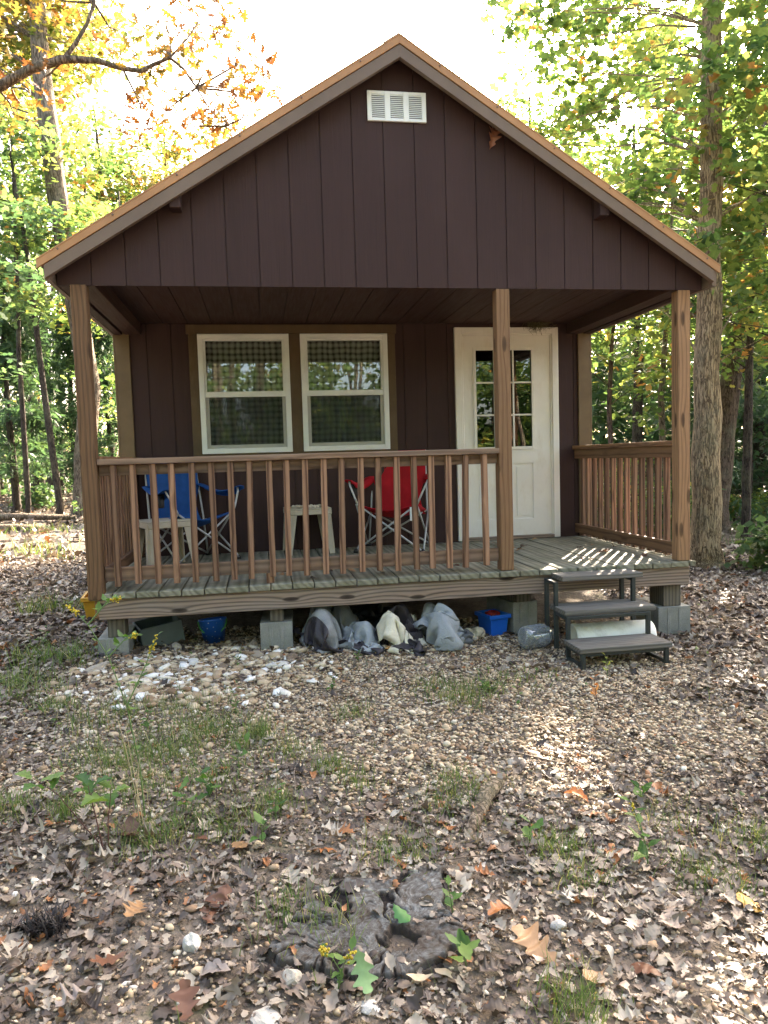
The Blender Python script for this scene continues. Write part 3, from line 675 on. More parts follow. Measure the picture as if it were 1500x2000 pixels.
# jug
def jugmat():
    b = NB('clear jug plastic'); t = b.n('BsdfTransparent'); t.inputs[0].default_value = (.86, .89, .90, 1); g = b.n('BsdfGlossy'); g.inputs['Roughness'].default_value = .08
    d = b.n('BsdfDiffuse'); d.inputs[0].default_value = (.6, .65, .68, 1); m0 = b.n('MixShader'); m0.inputs[0].default_value = .55; b.l(d.outputs[0], m0.inputs[1]); b.l(g.outputs[0], m0.inputs[2])
    lw = b.n('LayerWeight'); lw.inputs[0].default_value = .4; m = b.n('MixShader'); b.l(b.math('ADD', b.math('MULTIPLY', lw.outputs['Facing'], .6), .14), m.inputs[0]); b.l(t.outputs[0], m.inputs[1]); b.l(m0.outputs[0], m.inputs[2]); b.l(m.outputs[0], b.out.inputs[0]); return b.m
t = empty('plastic_jug', (2.85, -.20, .075), 'clear ribbed plastic jug lying on gravel by the metal steps', 'jug')
mj = Matrix.Rotation(R_(20), 4, 'Z') @ Matrix.Rotation(R_(90), 4, 'Y')
prof = [(0, 0), (.06, .0), (.075, .012)]+[(.075+.004*(i % 2), .02+i*.0125) for i in range(12)]+[(.07, .185), (.04, .235), (.02, .25), (.019, .268)]
g = MB(); g.lathe(prof, (0, 0, 0), 28, mj); g.build('jug_body', jugmat(), t, 0, .0015)
g = MB(); g.lathe([(0, .288), (.021, .288), (.021, .266), (.0195, .266)], (0, 0, 0), 20, mj); g.build('jug_cap', paint('jug cap', (.6, .62, .6), .4), t)
# drum
t = empty('white_drum', (3.175, -.25, .062), 'white plastic drum lying on its side behind the lower steps', 'drum', None, R_(-3))
md_ = Matrix.Rotation(R_(90), 4, 'Y')
g = MB(); g.lathe([(0, .012), (.098, .012), (.104, 0), (.115, .0), (.118, .012), (.116, .05), (.119, .26), (.116, .47), (.118, .52), (.11, .53), (0, .53)], (0, 0, 0), 40, md_); t.scale = (1.02, .86, .86); g.build('drum_body', paint('white drum plastic', (.76, .78, .74), .4, .1, 5, .4, dirt=(.30, .27, .2)), t)
# ------------------------------------------------------------------ metal steps
M_STEEL = paint('dark green black steel', (.026, .036, .036), .45, .3, 12, .5, dirt=(.07, .05, .035))
st = empty('step_stand', (3.36, -.3, -.03), 'dark steel step stand with three weathered boards at the porch entrance', 'steps')
SS = (3.36, -.3, -.03)
for (x0, x1, y0, y1, zt) in ((3.115, 3.69, -.235, -.035, .478), (3.06, 3.69, -.40, -.135, .285), (3.045, 3.655, -.655, -.395, .105)):
    g = MB(SS); g.box(x0, x1, y0, (y0+y1)/2-.002, zt-.034, zt); g.box(x0+.003, x1-.004, (y0+y1)/2+.002, y1, zt-.034, zt-.001); g.build('step_board', M_STEP, st, .005)
q = .013
for xx in (3.075, 3.625):
    g = MB(SS)
    def lg(y, z1, z0=-.03): g.box(xx-q, xx+q, y-q, y+q, z0, z1)
    lg(-.63, .0705); lg(-.41, .2505); lg(-.215, .4435); lg(-.055, .4435)
    zf = -.03
    g.box(xx-q, xx+q, -.616, -.424, zf, zf+.022); g.box(xx-q+.001, xx+q-.001, -.616, -.424, .049, .0705); g.box(xx-q+.001, xx+q-.001, -.396, -.229, .229, .2505); g.box(xx-q+.001, xx+q-.001, -.201, -.069, .422, .4435)
    g.build('leg', M_STEEL, st, .002)
for yy, z0, z1 in ((-.41, .23, .25), (-.63, .05, .07), (-.055, .42, .443)): g = MB(SS); g.box(3.089, 3.611, yy-q, yy+q, z0, z1); g.build('cross_bar', M_STEEL, st, .002)

# ------------------------------------------------------------------ porch furniture
M_TUBE = paint('pale steel tube', (.42, .43, .43), .3, .1, 5, .6)
M_BLK = paint('black plastic foot', (.015, .015, .016), .5, .2)
def fabric(name, c):
    b = NB(name); v = b.coord(); n = b.noise(v, 7, 4); col = b.ramp(n, [(.3, tuple(x*.75 for x in c)), (.7, tuple(min(1, x*1.15) for x in c))])
    b.pbr(col, .75, b.bump(b.noise(v, 300, 2), .3, .002), .2); return b.m
def folding_chair(loc, rz, mat, label, tagpart=False, cup=1, s=1.0):
    t = empty('folding_chair', loc, label, 'camp chair', 'folding camp chairs on the porch', rz); t.scale = (s, s, s)
    fx, fy, sx, sy = .30, .25, .27, .23; FL, FR, BL, BR = (-fx, -fy, .015), (fx, -fy, .015), (-fx, fy, .015), (fx, fy, .015)
    sFL, sFR, sBL, sBR = (-sx, -sy-.02, .43), (sx, -sy-.02, .43), (-sx, sy, .34), (sx, sy, .34)
    off = .012
    for a, c, dy in ((FL, sFR, off), (FR, sFL, -off), (BL, sBR, off), (BR, sBL, -off)):
        g = MB(); g.tube([Vector(a)+Vector((0, dy, 0)), Vector(c)+Vector((0, dy, 0))], .0085, 8); g.build('leg', M_TUBE, t)
    for a, c, dx in ((FL, sBL, off), (BL, sFL, -off), (FR, sBR, off), (BR, sFR, -off)):
        g = MB(); g.tube([Vector(a)+Vector((dx, 0, 0)), Vector(c)+Vector((dx, 0, 0))], .0085, 8); g.build('leg', M_TUBE, t)
    for p in (FL, FR, BL, BR): g = MB(); g.lathe([(0, 0), (.024, 0), (.022, .02), (.012, .034), (0, .034)], (p[0], p[1], 0), 12); g.build('foot_cap', M_BLK, t)
    tops = []
    for sg in (-1, 1):
        g = MB(); g.tube([(sg*fx, fy, .02), (sg*sx, sy+.02, .36), (sg*.25, sy+.10, .90)], .0085, 8); g.build('back_pole', M_TUBE, t)
        g = MB(); g.tube([(sg*sx, -sy-.02, .43), (sg*(sx+.03), -sy-.015, .50), (sg*(sx+.075), -sy+.01, .60), (sg*(sx+.085), -sy+.03, .635)], .0085, 8); g.build('arm_pole', M_TUBE, t)
    g = MB(); P = []
    for i in range(13):
        u = i/12*2-1; row = []
        for j in range(13):
            v = j/12; y = -sy-.02+v*(2*sy); z = .43-.09*v-.075*(1-u*u)*(.5+.5*math.sin(math.pi*min(1, v*1.1)))-.02*(1-abs(u)) ; row.append((u*sx, y, z))
        P.append(row)
    g.sheet(P); g.build('seat', mat, t, 0, .006)
    g = MB(); P = []
    for i in range(13):
        u = i/12*2-1; row = []
        for j in range(15):
            v = j/14; hw = .25*(1-.30*math.sin(math.pi*min(1, v*1.4))*(1 if v < .7 else 0)*.5)
            y = sy+.0+.10*v-.0+.05*(1-u*u)*(1-.3*v); z = .30+.60*v; row.append((u*(.255 if v > .55 else .255-.05*math.sin(math.pi*v/.55)), y-.012*v, z))
        P.append(row)
    g.sheet(P); g.build('backrest', mat, t, 0, .006)
    for sg in (-1, 1):
        g = MB(); P = []
        for i in range(12):
            v = i/11; y = -sy-.01+v*(2*sy+.06); z = .64-.055*math.sin(math.pi*v)+.02*v; x = sg*(sx+.09-.085*v)
            P.append([(x-.036, y, z+.004), (x, y, z+.01), (x+.036, y, z+.004), (x+.038, y, z-.04 if i > 1 else z-.02)])
        g.sheet(P); a = g.build('armrest', mat, t, 0, .006)
        if sg == cup:
            g = MB(); c = (sg*(sx+.07), -.06, .55); g.lathe([(.036, -.06), (.042, -.05), (.045, .05)], c, 16); g.lathe([(.045, .05), (.05, .052), (.045, .056)], c, 16); g.build('cup_holder', M_BLK, a, 0, .003)
    if tagpart:
        g = MB(); g.box(.20, .245, -.262, -.260, .28, .40); g.build('care_tag', M_WHITE, t)
    return t
folding_chair((.60, 1.40, ZD+.003), R_(36), fabric('blue chair fabric', (.018, .085, .30)), 'blue fabric folding camp chair with steel legs behind the left railing', False, -1, .93)
folding_chair((2.30, 1.50, ZD+.003), R_(-22), fabric('red chair fabric', (.42, .012, .022)), 'red fabric folding camp chair with a white paper tag on the porch', True, -1, .955)
M_RESIN = paint('beige resin plastic', (.46, .41, .31), .5, .12, 6, .35, dirt=(.28, .24, .16))
def side_table(loc, rz, w, h, label):
    t = empty('side_table', loc, label, 'side table', 'beige plastic side tables on the porch', rz)
    a = w/2; g = MB(); g.box(-a, a, -a, a, h-.014, h); 
    for (x0, x1, y0, y1) in ((-a, a, -a, -a+.012), (-a, a, a-.012, a), (-a, -a+.012, -a+.0125, a-.0125), (a-.012, a, -a+.0125, a-.0125)): g.box(x0, x1, y0, y1, h-.055, h-.0145)
    g.build('table_top', M_RESIN, t, .008)
    for sx in (-1, 1):
        for sy in (-1, 1):
            g = MB(); n = 6; P = []
            for i in range(n+1):
                v = i/n; z = (h-.0555)*(1-v); k = a-.008+.022*v; ww = .075-.03*v
                cx, cy_ = sx*k, sy*k; P.append([(cx-sx*ww, cy_, z), (cx-sx*.012, cy_+sy*.001, z), (cx, cy_-sy*.012, z), (cx, cy_-sy*ww, z)])
            g.sheet(P, None, False); g.build('leg', M_RESIN, t, 0, .008)
    return t
side_table((.42, 1.10, ZD+.003), R_(24), .36, .37, 'beige plastic side table with empty top in front of the blue chair')
side_table((1.555, 1.60, ZD+.003), R_(3), .38, .39, 'beige plastic side table with shells piled on top between the chairs')
M_SHELL = leafmat('shells and stones', [(0, (.18, .13, .09)), (.4, (.38, .32, .24)), (.8, (.55, .5, .4))], 0)
for i in range(11):
    x, y = 1.44+.024*i+random.uniform(-.006, .006), 1.50+random.uniform(-.06, .06); g = MB(); r = random.uniform(.014, .026)
    g.lathe([(0, 0), (r*.8, .002), (r, .008), (r*.75, .018), (r*.3, .025), (0, .026)], (0, 0, 0), 9); o = g.build('seashell', M_SHELL); o.location = (x, y, ZD+.394); o.rotation_euler = (random.uniform(-.2, .2), random.uniform(-.2, .2), random.uniform(0, 6)); o.scale = (1.3, .8, 1)
    tag(o, 'small pale shell or stone on the beige table between the chairs', 'shell', 'shells on the side table')
# nest, pinned leaf
n = 900; P = rng.normal(0, 1, (n, 3))*np.array([.05, .018, .022])+np.array([3.755, D-.05, 2.49])
bl = np.array([(-.03, 0, 0), (.03, 0, 0), (.5, 1, .2), (.45, 1, .2)])
V, F = scatter(bl, np.array([[0, 1, 2, 3]]), P, rotmats(rng.uniform(0, 6.3, n), rng.uniform(0, 3, n), rng.uniform(0, 6.3, n)), rng.uniform(.02, .06, n))
tag(np_mesh('bird_nest', V, F, np.repeat(rng.random(n), 4), leafmat('moss and straw', [(0, (.06, .05, .025)), (.6, (.14, .12, .05)), (1, (.22, .18, .10))], 0)), 'mossy bird nest stuck above the white door frame', 'bird nest')

# ------------------------------------------------------------------ forest
LM_OAK = leafmat('sunlit oak leaves', [(0, (.05, .105, .04)), (.35, (.105, .175, .055)), (.7, (.18, .24, .07)), (.88, (.29, .27, .08)), (.96, (.28, .15, .05))], .6, (1.5, 1.45, 1.0))
LM_YEL = leafmat('yellowing leaves', [(0, (.06, .11, .02)), (.4, (.15, .18, .055)), (.75, (.28, .23, .09)), (1, (.28, .13, .04))], .55, (1.4, 1.3, .8))
LM_ORG = leafmat('orange brown oak leaves', [(0, (.13, .15, .04)), (.35, (.27, .20, .05)), (.65, (.24, .115, .035)), (1, (.12, .05, .022))], .33, (1.25, 1.1, .7))
LM_GRN = leafmat('green leaves', [(0, (.04, .085, .045)), (.5, (.08, .14, .06)), (.9, (.14, .20, .065)), (1, (.2, .23, .07))], .55, (1.4, 1.4, 1.0))
LM_CED = leafmat('cedar sprays', [(0, (.045, .085, .055)), (.6, (.072, .13, .068)), (1, (.11, .17, .07))], .4, (1.3, 1.4, .9))
LM_FAR = leafmat('far woods leaves', [(0, (.05, .09, .045)), (.4, (.10, .16, .06)), (.75, (.18, .22, .075)), (1, (.24, .20, .06))], .5, (1.4, 1.35, .9))
BK_PALE = bark('pale oak bark', (.07, .048, .028), (.24, .175, .10), (.45, .35, .205), 15)
BK_GREY = bark('grey brown bark', (.05, .04, .03), (.16, .12, .09), (.31, .25, .19), 12)
BK_BRN = bark('brown shaded bark', (.035, .026, .02), (.10, .072, .05), (.19, .14, .10), 14)
BK_DARK = bark('dark bark', (.02, .016, .014), (.055, .044, .036), (.10, .08, .066), 16)
BK_RED = bark('reddish bark', (.03, .02, .016), (.10, .066, .05), (.19, .13, .10), 16)
QUAD = (np.array([(0, 0, 0), (.34, .45, .06), (0, 1, 0), (-.34, .45, .06)], float)-np.array([0, .5, 0]), np.array([[0, 1, 2, 3]]))
SPRAY = (np.array([(-.05, 0, 0), (.05, 0, 0), (.16, .5, -.05), (.02, 1, -.22), (-.02, 1, -.22), (-.16, .5, -.05)], float), np.array([[0, 1, 2, 5], [5, 2, 3, 4]]))
LEAF6 = leaf_tmpl([.012, .30, .17, .36, .03])
MAP5 = leaf_tmpl([.012, .32, .2, .46, .14, .02])
def pol(az, d): a = R_(az); return (CAM.x+d*math.sin(a), CAM.y+d*math.cos(a))
GAPS = [(2.74, -1.42, .28), (2.50, -1.74, .25), (2.50, -2.05, .20), (2.78, -.62, .26), (3.05, -.55, .42), (3.3, -.25, .35), (2.6, -2.86, .12), (2.45, -3.05, .2), (2.42, -3.3, .22), (4.0, -.95, .16), (3.6, -2.2, .15), (3.2, -.2, .3)]+[(random.uniform(3.9, 8.5), random.uniform(-2.6, 4.5), random.uniform(.05, .17)) for _ in range(38)]+[(random.uniform(2.6, 3.9), random.uniform(-3.0, -1.6), random.uniform(.03, .09)) for _ in range(14)]
LIT = [(7.0, 6.8, 3.3, .85), (8.5, 5.5, 3.6, .9), (6.7, 3.6, 5.4, .9), (8.2, 5.0, 6.2, .8), (6.6, 8.5, 4.2, .8)]   # canopy leaves cut away sunward of these points to brighten nearer leaves
def clear_gaps(P):
    Q = P-SUN[None]*(P[:, 2]/SUN[2])[:, None]; k = np.ones(len(P), bool)
    for x, y, r in GAPS: k &= (Q[:, 0]-x)**2+(Q[:, 1]-y)**2 > (r*1.15)**2
    for x, y, z, r in LIT:
        d = P-np.array([x, y, z]); al = d @ SUN; k &= ~((al > 1.3) & (np.linalg.norm(d-al[:, None]*SUN, axis=1) < r))
    # nothing hangs into the porch or the cabin
    k &= ~((P[:, 0] > -.3) & (P[:, 0] < 4.6) & (P[:, 1] > -.3) & (P[:, 1] < 6.8) & (P[:, 2] < 4.3-.62*np.abs(P[:, 0]-2.135)))
    return k
def leaves(name, centers, spreads, counts, tmpl, size, mat, parent, droop=.5, tone=None, curl=True, flat=.6):
    P, tn = [], []
    for i, (c, s, n) in enumerate(zip(centers, spreads, counts)):
        q = rng.normal(0, 1, (n, 3)); q *= (rng.random((n, 1))**.4*1.5)/np.linalg.norm(q, axis=1, keepdims=True)
        P.append(np.array(c)+q*np.array(s)); tn.append(np.full(n, rng.uniform(-.22, .22) if tone is None else tone[i]))
    P = np.concatenate(P); tn = np.concatenate(tn); k = clear_gaps(P); P, tn = P[k], tn[k]; n = len(P)
    T, F = tmpl
    if curl: T = curled(T-np.array([0, 0, 0]), n, .35, .4, .3)
    M = rotmats(rng.uniform(0, 6.283, n), np.abs(rng.normal(droop, flat, n)), rng.uniform(0, 6.283, n))
    V, Fc = scatter(T, F, P, M, size*rng.uniform(.6, 1.25, n))
    return np_mesh(name, V, Fc, np.repeat(np.clip(rng.beta(2, 2.2, n)+tn, 0, 1), V.shape[0]//n), mat, parent)
def ell(c, r, n, shell=.5):
    q = rng.normal(0, 1, (n, 3)); q /= np.linalg.norm(q, axis=1, keepdims=True); q *= rng.random((n, 1))**shell
    return np.array(c)+q*np.array(r)
def at_path(path, t):
    t = np.clip(t, 0, .999)*(len(path)-1); i = int(t); f = t-i
    return Vector(path[i])*(1-f)+Vector(path[i+1])*f
def tree(name, label, path, radii, clusters, n_leaf, spread, tmpl, size, lmat, bmat, group=None, sides=9, limb=.035, droop=.5, curl=False, twig=True, cat='tree', wob=.12, tone=None):
    base = path[0]; t = empty(name, (0, 0, 0), label, cat, group); t.location = base
    g = MB(base); dense = []
    for i in range(len(path)-1):
        for k in range(5): f = k/5; p = Vector(path[i])*(1-f)+Vector(path[i+1])*f; dense.append((p+Vector((random.gauss(0, 1), random.gauss(0, 1), 0))*radii[i]*.06, radii[i]*(1-f)+radii[i+1]*f))
    dense.append((Vector(path[-1]), radii[-1]))
    g.tube([d[0] for d in dense], [d[1] for d in dense], sides, True, .5, wob)
    zs = [p[2] for p in path]
    for c in clusters:
        c = Vector(c); hd = math.hypot(c.x-base[0], c.y-base[1]); zt = min(max(c.z-.35*hd-.2, zs[0]+.5), zs[-1]-.05)
        k = min(range(len(dense)), key=lambda i: abs(dense[i][0].z-zt)); p0, r0 = dense[k]
        if not twig: continue
        mid = p0.lerp(c, .5)+Vector((random.gauss(0, .1), random.gauss(0, .1), .12*hd*random.random()))*.8
        rr = min(r0*.5, limb*(.35+.14*hd)); q = [p0, p0.lerp(mid, .5)+Vector((0, 0, .03*hd)), mid, mid.lerp(c, .6)+Vector((random.gauss(0, .05),)*3), c]
        g.tube(q, [rr, rr*.8, rr*.6, rr*.35, rr*.12], 5, False, .5)
    g.build('trunk', bmat, t)
    if len(clusters) and n_leaf:
        P = np.array([tuple(c) for c in clusters])-np.array(base)
        def shift(P): return P
        n0 = len(clusters); cr = leaves('crown', [tuple(c) for c in clusters], [tuple(np.array(spread)*random.uniform(.7, 1.25)) for _ in range(n0)], [max(3, int(n_leaf*random.uniform(.6, 1.4))) for _ in range(n0)], tmpl, size, lmat, t, droop, tone, curl)
        cr.data.transform(Matrix.Translation((-base[0], -base[1], -base[2])))
    return t
# the big pale oak on the right
oz = lambda x, y: float(gz(x, y))
cl = np.concatenate([ell((7.1, 6.0, 6.6), (2.9, 2.8, 2.9), 78, .45), ell((8.3, 4.6, 6.2), (2.2, 2.0, 2.6), 26), ell((7.9, 5.2, 3.9), (1.3, 1.6, .9), 14), ell((7.2, 4.0, 5.2), (.9, .5, 1.3), 7), np.array([(6.0, 2.6, 3.5), (6.25, 2.5, 5.3), (6.6, 2.7, 4.5), (6.0, 2.5, 4.9), (6.4, 2.6, 6.0), (7.0, 2.6, 3.0), (7.4, 3.2, 2.6)])])
tree('oak_tree', 'thick pale barked oak close beside the right corner of the porch', [(6.32, 3.15, oz(6.3, 3.15)-.1), (6.33, 3.15, .15), (6.36, 3.15, 2.7), (6.40, 3.16, 4.65), (6.43, 3.2, 6.4), (6.6, 3.6, 9.2)], [.27, .175, .14, .12, .105, .05], cl, 92, (.42, .42, .20), MAP5, .135, LM_OAK, BK_PALE, sides=14, limb=.02, curl=True)
# leaning trunk behind it
cl = ell((10.8, 8.0, 8.2), (2.6, 2.4, 2.2), 46)
tree('oak_tree', 'dark leaning trunk just behind the thick pale oak', [(8.98, 7, oz(8.98, 7)-.1), (9.03, 7, .25), (9.17, 7, 1.55), (9.45, 7, 3.7), (9.66, 7, 5.1), (9.95, 7.1, 6.6), (10.6, 7.5, 9.5)], [.28, .20, .175, .16, .14, .12, .05], cl, 100, (.5, .5, .25), LEAF6, .15, LM_OAK, BK_BRN, sides=12)
# big left trunk with the pale grey bark
cl = np.concatenate([ell((-4.6, 14.5, 11.4), (3.6, 3, 2.0), 55), ell((-3.3, 13, 10.6), (1.5, 1.5, 1.2), 16)])
tree('oak_tree', 'tall grey brown trunk rising above the left eave of the cabin', [(-2.75, 12.3, oz(-2.7, 12.3)-.15), (-2.72, 12.3, .5), (-2.45, 12.3, 3), (-2.85, 12.3, 6.5), (-3.05, 12.3, 9.6), (-3.1, 12.3, 13)], [.34, .24, .22, .21, .19, .10], cl, 120, (.55, .55, .28), MAP5, .15, LM_YEL, BK_GREY, sides=12, limb=.03)
# overhanging limb, its tree stands outside the picture on the left
cl = [(-1.4, 2.1, 5.0), (-1.0, 2.3, 5.4), (-.9, 1.9, 4.9), (-.45, 2.2, 5.35), (-.7, 2.3, 5.9), (-1.2, 2.0, 5.9), (.35, 2.1, 4.72), (.55, 2.2, 4.9), (.75, 2.0, 4.75), (.9, 2.1, 4.45), (1.05, 2.2, 4.65), (1.22, 2.0, 4.5), (.68, 2.2, 4.3), (.42, 2.3, 4.45), (1.0, 2.3, 4.2), (.1, 2.2, 5.1), (.5, 2.3, 5.25), (.85, 2.2, 5.3), (.3, 2.1, 4.3), (1.3, 2.3, 4.85), (-.3, 2.0, 5.7), (1.12, 2.2, 5.1), (-.55, 2.1, 4.6), (-.8, 2.2, 4.35), (-1.1, 2.3, 4.6)]
ov = empty('oak_tree', (-3.6, 1.4, oz(-3.6, 1.4)), 'oak limb with orange brown leaves reaching in over the left eave', 'tree')
g = MB(ov.location); L = lambda *p: [Vector(q) for q in p]
g.tube(L((-3.6, 1.4, 0), (-3.55, 1.4, 1.5), (-3.4, 1.5, 3.2), (-3.5, 1.5, 6), (-3.6, 1.5, 9)), [.26, .2, .18, .15, .08], 12, True, .5, .1)
g.tube(L((-3.42, 1.5, 3.3), (-2.4, 1.7, 3.9), (-1.5, 1.9, 4.25), (-.86, 2.0, 4.47), (-.58, 2.0, 4.64), (-.32, 2.0, 4.73), (-.06, 2.0, 4.735), (.15, 2.0, 4.68), (.30, 2.0, 4.665), (.42, 2.0, 4.73), (.55, 2.0, 4.79), (.66, 2.0, 4.70), (.76, 2.02, 4.56), (.86, 2.05, 4.40), (.98, 2.1, 4.28)), [.09, .07, .05, .042, .037, .033, .026, .022, .020, .018, .015, .012, .009, .006, .003], 9, False, .5, .12)
g.tube(L((-.32, 2, 4.73), (-.22, 2.0, 4.86), (-.12, 2.0, 5.02), (-.05, 2.0, 5.2), (-.04, 2.0, 5.4), (.02, 2, 5.8)), [.022, .019, .016, .014, .012, .008], 8, False, .5, .12)
for c in cl:
    c = Vector(c); an = min(((-1.5, 1.9, 4.25), (-.86, 2, 4.47), (-.32, 2, 4.73), (.15, 2, 4.68), (.55, 2, 4.79), (.76, 2.02, 4.56), (.98, 2.1, 4.28), (-.05, 2, 5.2)), key=lambda q: (Vector(q)-c).length); a = Vector(an)
    g.tube([a, a.lerp(c, .5)+Vector((random.gauss(0, .05), 0, random.gauss(0, .05))), c, c+Vector((random.gauss(.1, .1), 0, random.gauss(0, .12)))], [.011, .008, .005, .002], 5, False, .5)
g.build('trunk', BK_GREY, ov)
cr = leaves('crown', cl, [(.20, .22, .16)]*len(cl), [44]*6+[36]*(len(cl)-6), OAK, .10, LM_ORG, ov, .9, [-.2]*6+[random.uniform(-.25, .3) for _ in range(len(cl)-6)], True)
cr.data.transform(Matrix.Translation(-ov.location))
# mid distance trees: (azimuth, distance, height, trunk radius, lean, crown z0, crown radius, clusters, kind, label)
GL = 'slim trees in the woods left of the cabin'; GR = 'slim trees in the woods right of the cabin'; GB = 'tall leafy trees rising behind the cabin roof'
def mid(az, d, h, r, lean, z0, cr, n, kind, label, group, bmat=None, nl=75):
    x, y = pol(az, d); z = oz(x, y); path = [(x, y, z-.1), (x+.05, y, z+.25), (x+lean*.35, y+random.uniform(-.2, .2), z+h*.4), (x+lean*.6+random.uniform(-.1, .1), y, z+h*.7), (x+lean, y, z+h)]
    if kind == 'cedar':
        C = []
        for i in range(n):
            f = random.random()**.8; zz = z+z0+(h-z0)*f; rr = cr*(1-f)*.95*random.uniform(.35, 1)+.08; a = random.uniform(0, 6.283); C.append((x+lean*(zz-z)/h+rr*math.cos(a), y+rr*math.sin(a), zz))
        return tree('cedar_tree', label, path, [r*1.3, r, r*.8, r*.5, .01], C, nl, (.32, .32, .16), SPRAY, .20, LM_CED, BK_DARK, group, 7, .016, .7)
    C = ell((x+lean*.8, y, z+z0+(h-z0)*.55), (cr, cr, (h-z0)*.55), n, .45)
    return tree('slim_tree', label, path, [r*1.35, r, r*.85, r*.6, r*.25], C, nl, (.5, .5, .22), *((LEAF6, .15) if d < 20 else (QUAD, .19)), {'g': LM_GRN, 'y': LM_YEL, 'o': LM_OAK}[kind], bmat or BK_DARK, group, 8, .02)
MID = [
 (-17.3, 19.0, 5.6, .09, .1, .9, 1.2, 74, 'cedar', 'dark cedar at the far left with its bare lower trunk showing', GL),
 (-15.9, 22.5, 7.0, .10, -.2, .9, 1.5, 82, 'cedar', 'second dark cedar from the left edge in the woods', GL),
 (-13.4, 24.0, 6.0, .10, .1, .7, 1.5, 80, 'cedar', 'dark cedar just left of the left porch post', GL),
 (-10.9, 23.0, 5.2, .08, 0, .5, 1.4, 78, 'cedar', 'dark green cedar between the left post and the corner trim', GL),
 (-14.6, 17.0, 7.6, .075, -.5, 3.6, 1.4, 20, 'g', 'crooked slim tree with pale bare limbs left of the porch', GL),
 (-16.6, 17.5, 8.6, .06, .2, 4.2, 1.6, 24, 'o', 'slim bright green tree near the left edge of the woods', GL),
 (-18.9, 14.0, 6.4, .07, .1, 1.2, 1.2, 14, 'g', 'leafy sapling tree cut by the left edge of the picture', GL),
 (-12.2, 20.0, 8.8, .08, .3, 4.2, 1.7, 28, 'o', 'slim yellow green tree close behind the left porch post', GL),
 (-9.9, 19.0, 7.6, .07, .2, 2.0, 1.5, 26, 'o', 'bright green tree seen beside the left corner trim', GL),
 (-15.0, 27.0, 13.0, .14, .3, 4.5, 3.0, 60, 'g', 'tall green tree far back in the woods at the left', GL),
 (-18.5, 25.0, 12.5, .14, .3, 4.0, 3.0, 60, 'o', 'tall yellow green tree far back at the left edge', GL),
 (-9.8, 26.0, 12.6, .13, -.4, 4.0, 3.0, 60, 'o', 'tall tree filling the sky above the left eave', GB),
 (-6.4, 28.0, 12.8, .13, .2, 5.0, 2.8, 56, 'y', 'yellowing tall tree above the middle of the left roof slope', GB),
 (-2.9, 27.0, 12.6, .10, .2, 7.5, 2.0, 26, 'y', 'thin yellow topped tree nearest the ridge on the left', GB),
 (24.9, 16.0, 7.6, .075, -.35, 2.6, 1.6, 30, 'o', 'slim reddish trunk just right of the right corner trim', GR, BK_RED),
 (28.0, 17.5, 8.6, .125, .05, 3.2, 1.9, 34, 'g', 'straight dark trunk in the gap between right trim and right post', GR, BK_DARK),
 (29.9, 14.5, 6.2, .065, .25, 1.8, 1.4, 24, 'o', 'pale forked slim tree beside the right porch post', GR, BK_GREY),
 (26.4, 13.0, 5.4, .05, .1, 1.9, 1.3, 26, 'o', 'bright leafy sapling behind the right railing', GR, BK_RED),
 (23.0, 21.0, 8.5, .10, .1, 1.0, 2.4, 50, 'g', 'dense green tree behind the right wall of the cabin', GR),
 (30.9, 23.0, 7.5, .12, .2, .4, 2.2, 60, 'cedar', 'dark cedar behind the thick pale oak', GR),
 (27.0, 25.0, 7.0, .12, .2, .3, 2.2, 60, 'cedar', 'dark cedar deep in the gap above the right railing', GR),
 (35.4, 18.0, 6.4, .11, -.2, .2, 2.1, 64, 'cedar', 'dark shaded cedar at the right edge beyond the leaning trunk', GR),
 (38.2, 16.0, 6.5, .11, -.2, .2, 2.0, 56, 'cedar', 'dark cedar cut by the right edge of the picture', GR),
 (20.4, 23.0, 12.0, .14, .2, 5.0, 2.6, 56, 'o', 'tall tree behind the right roof slope', GB),
 (30.5, 24.0, 13.0, .15, .3, 5.0, 3.2, 64, 'o', 'tall bright green tree far behind the pale oak', GR),
 (36.0, 22.0, 12.0, .15, .4, 4.0, 3.2, 64, 'o', 'tall bright tree filling the upper right corner', GR),
 (35.2, 12.6, 5.8, .07, .1, 1.9, 1.5, 30, 'o', 'sapling with bright yellow green leaves right of the pale oak', GR, BK_DARK),
 (41.0, 10.5, 7.5, .10, -.5, 2.4, 2.0, 44, 'o', 'leafy tree reaching in from the right edge', GR),
 #(44.0, 15.0, 11.0, .16, 0, 3.0, 3.2, 70, 'g', 'broad tree outside the right edge shading the clearing', GR),
 (39.5, 20.0, 12.0, .16, 0, 3.0, 3.2, 70, 'g', 'tall tree added beyond the right edge to shade the ground', GR),  # added for the shade it casts on the ground
 #(48.0, 11.5, 9.0, .14, 0, 3.0, 2.8, 70, 'g', 'bushy tree well right of the clearing', GR),
]
for m in MID: mid(*m[:11], *(m[11:12]))
# bare twig tips above the ridge
x, y = pol(-1.2, 30); tree('bare_tree', 'bare leafless tree whose twig tips show above the roof ridge', [(x, y, 0), (x, y, 6), (x+.3, y, 10), (x+.4, y, 12.2)], [.14, .11, .07, .02], [(x-1.5, y, 14.3), (x+.2, y, 14.9), (x-.9, y, 13.9), (x+1.1, y, 14.7), (x+1.6, y, 15.2)], 0, (.1,)*3, QUAD, .1, LM_GRN, BK_GREY, limb=.03)
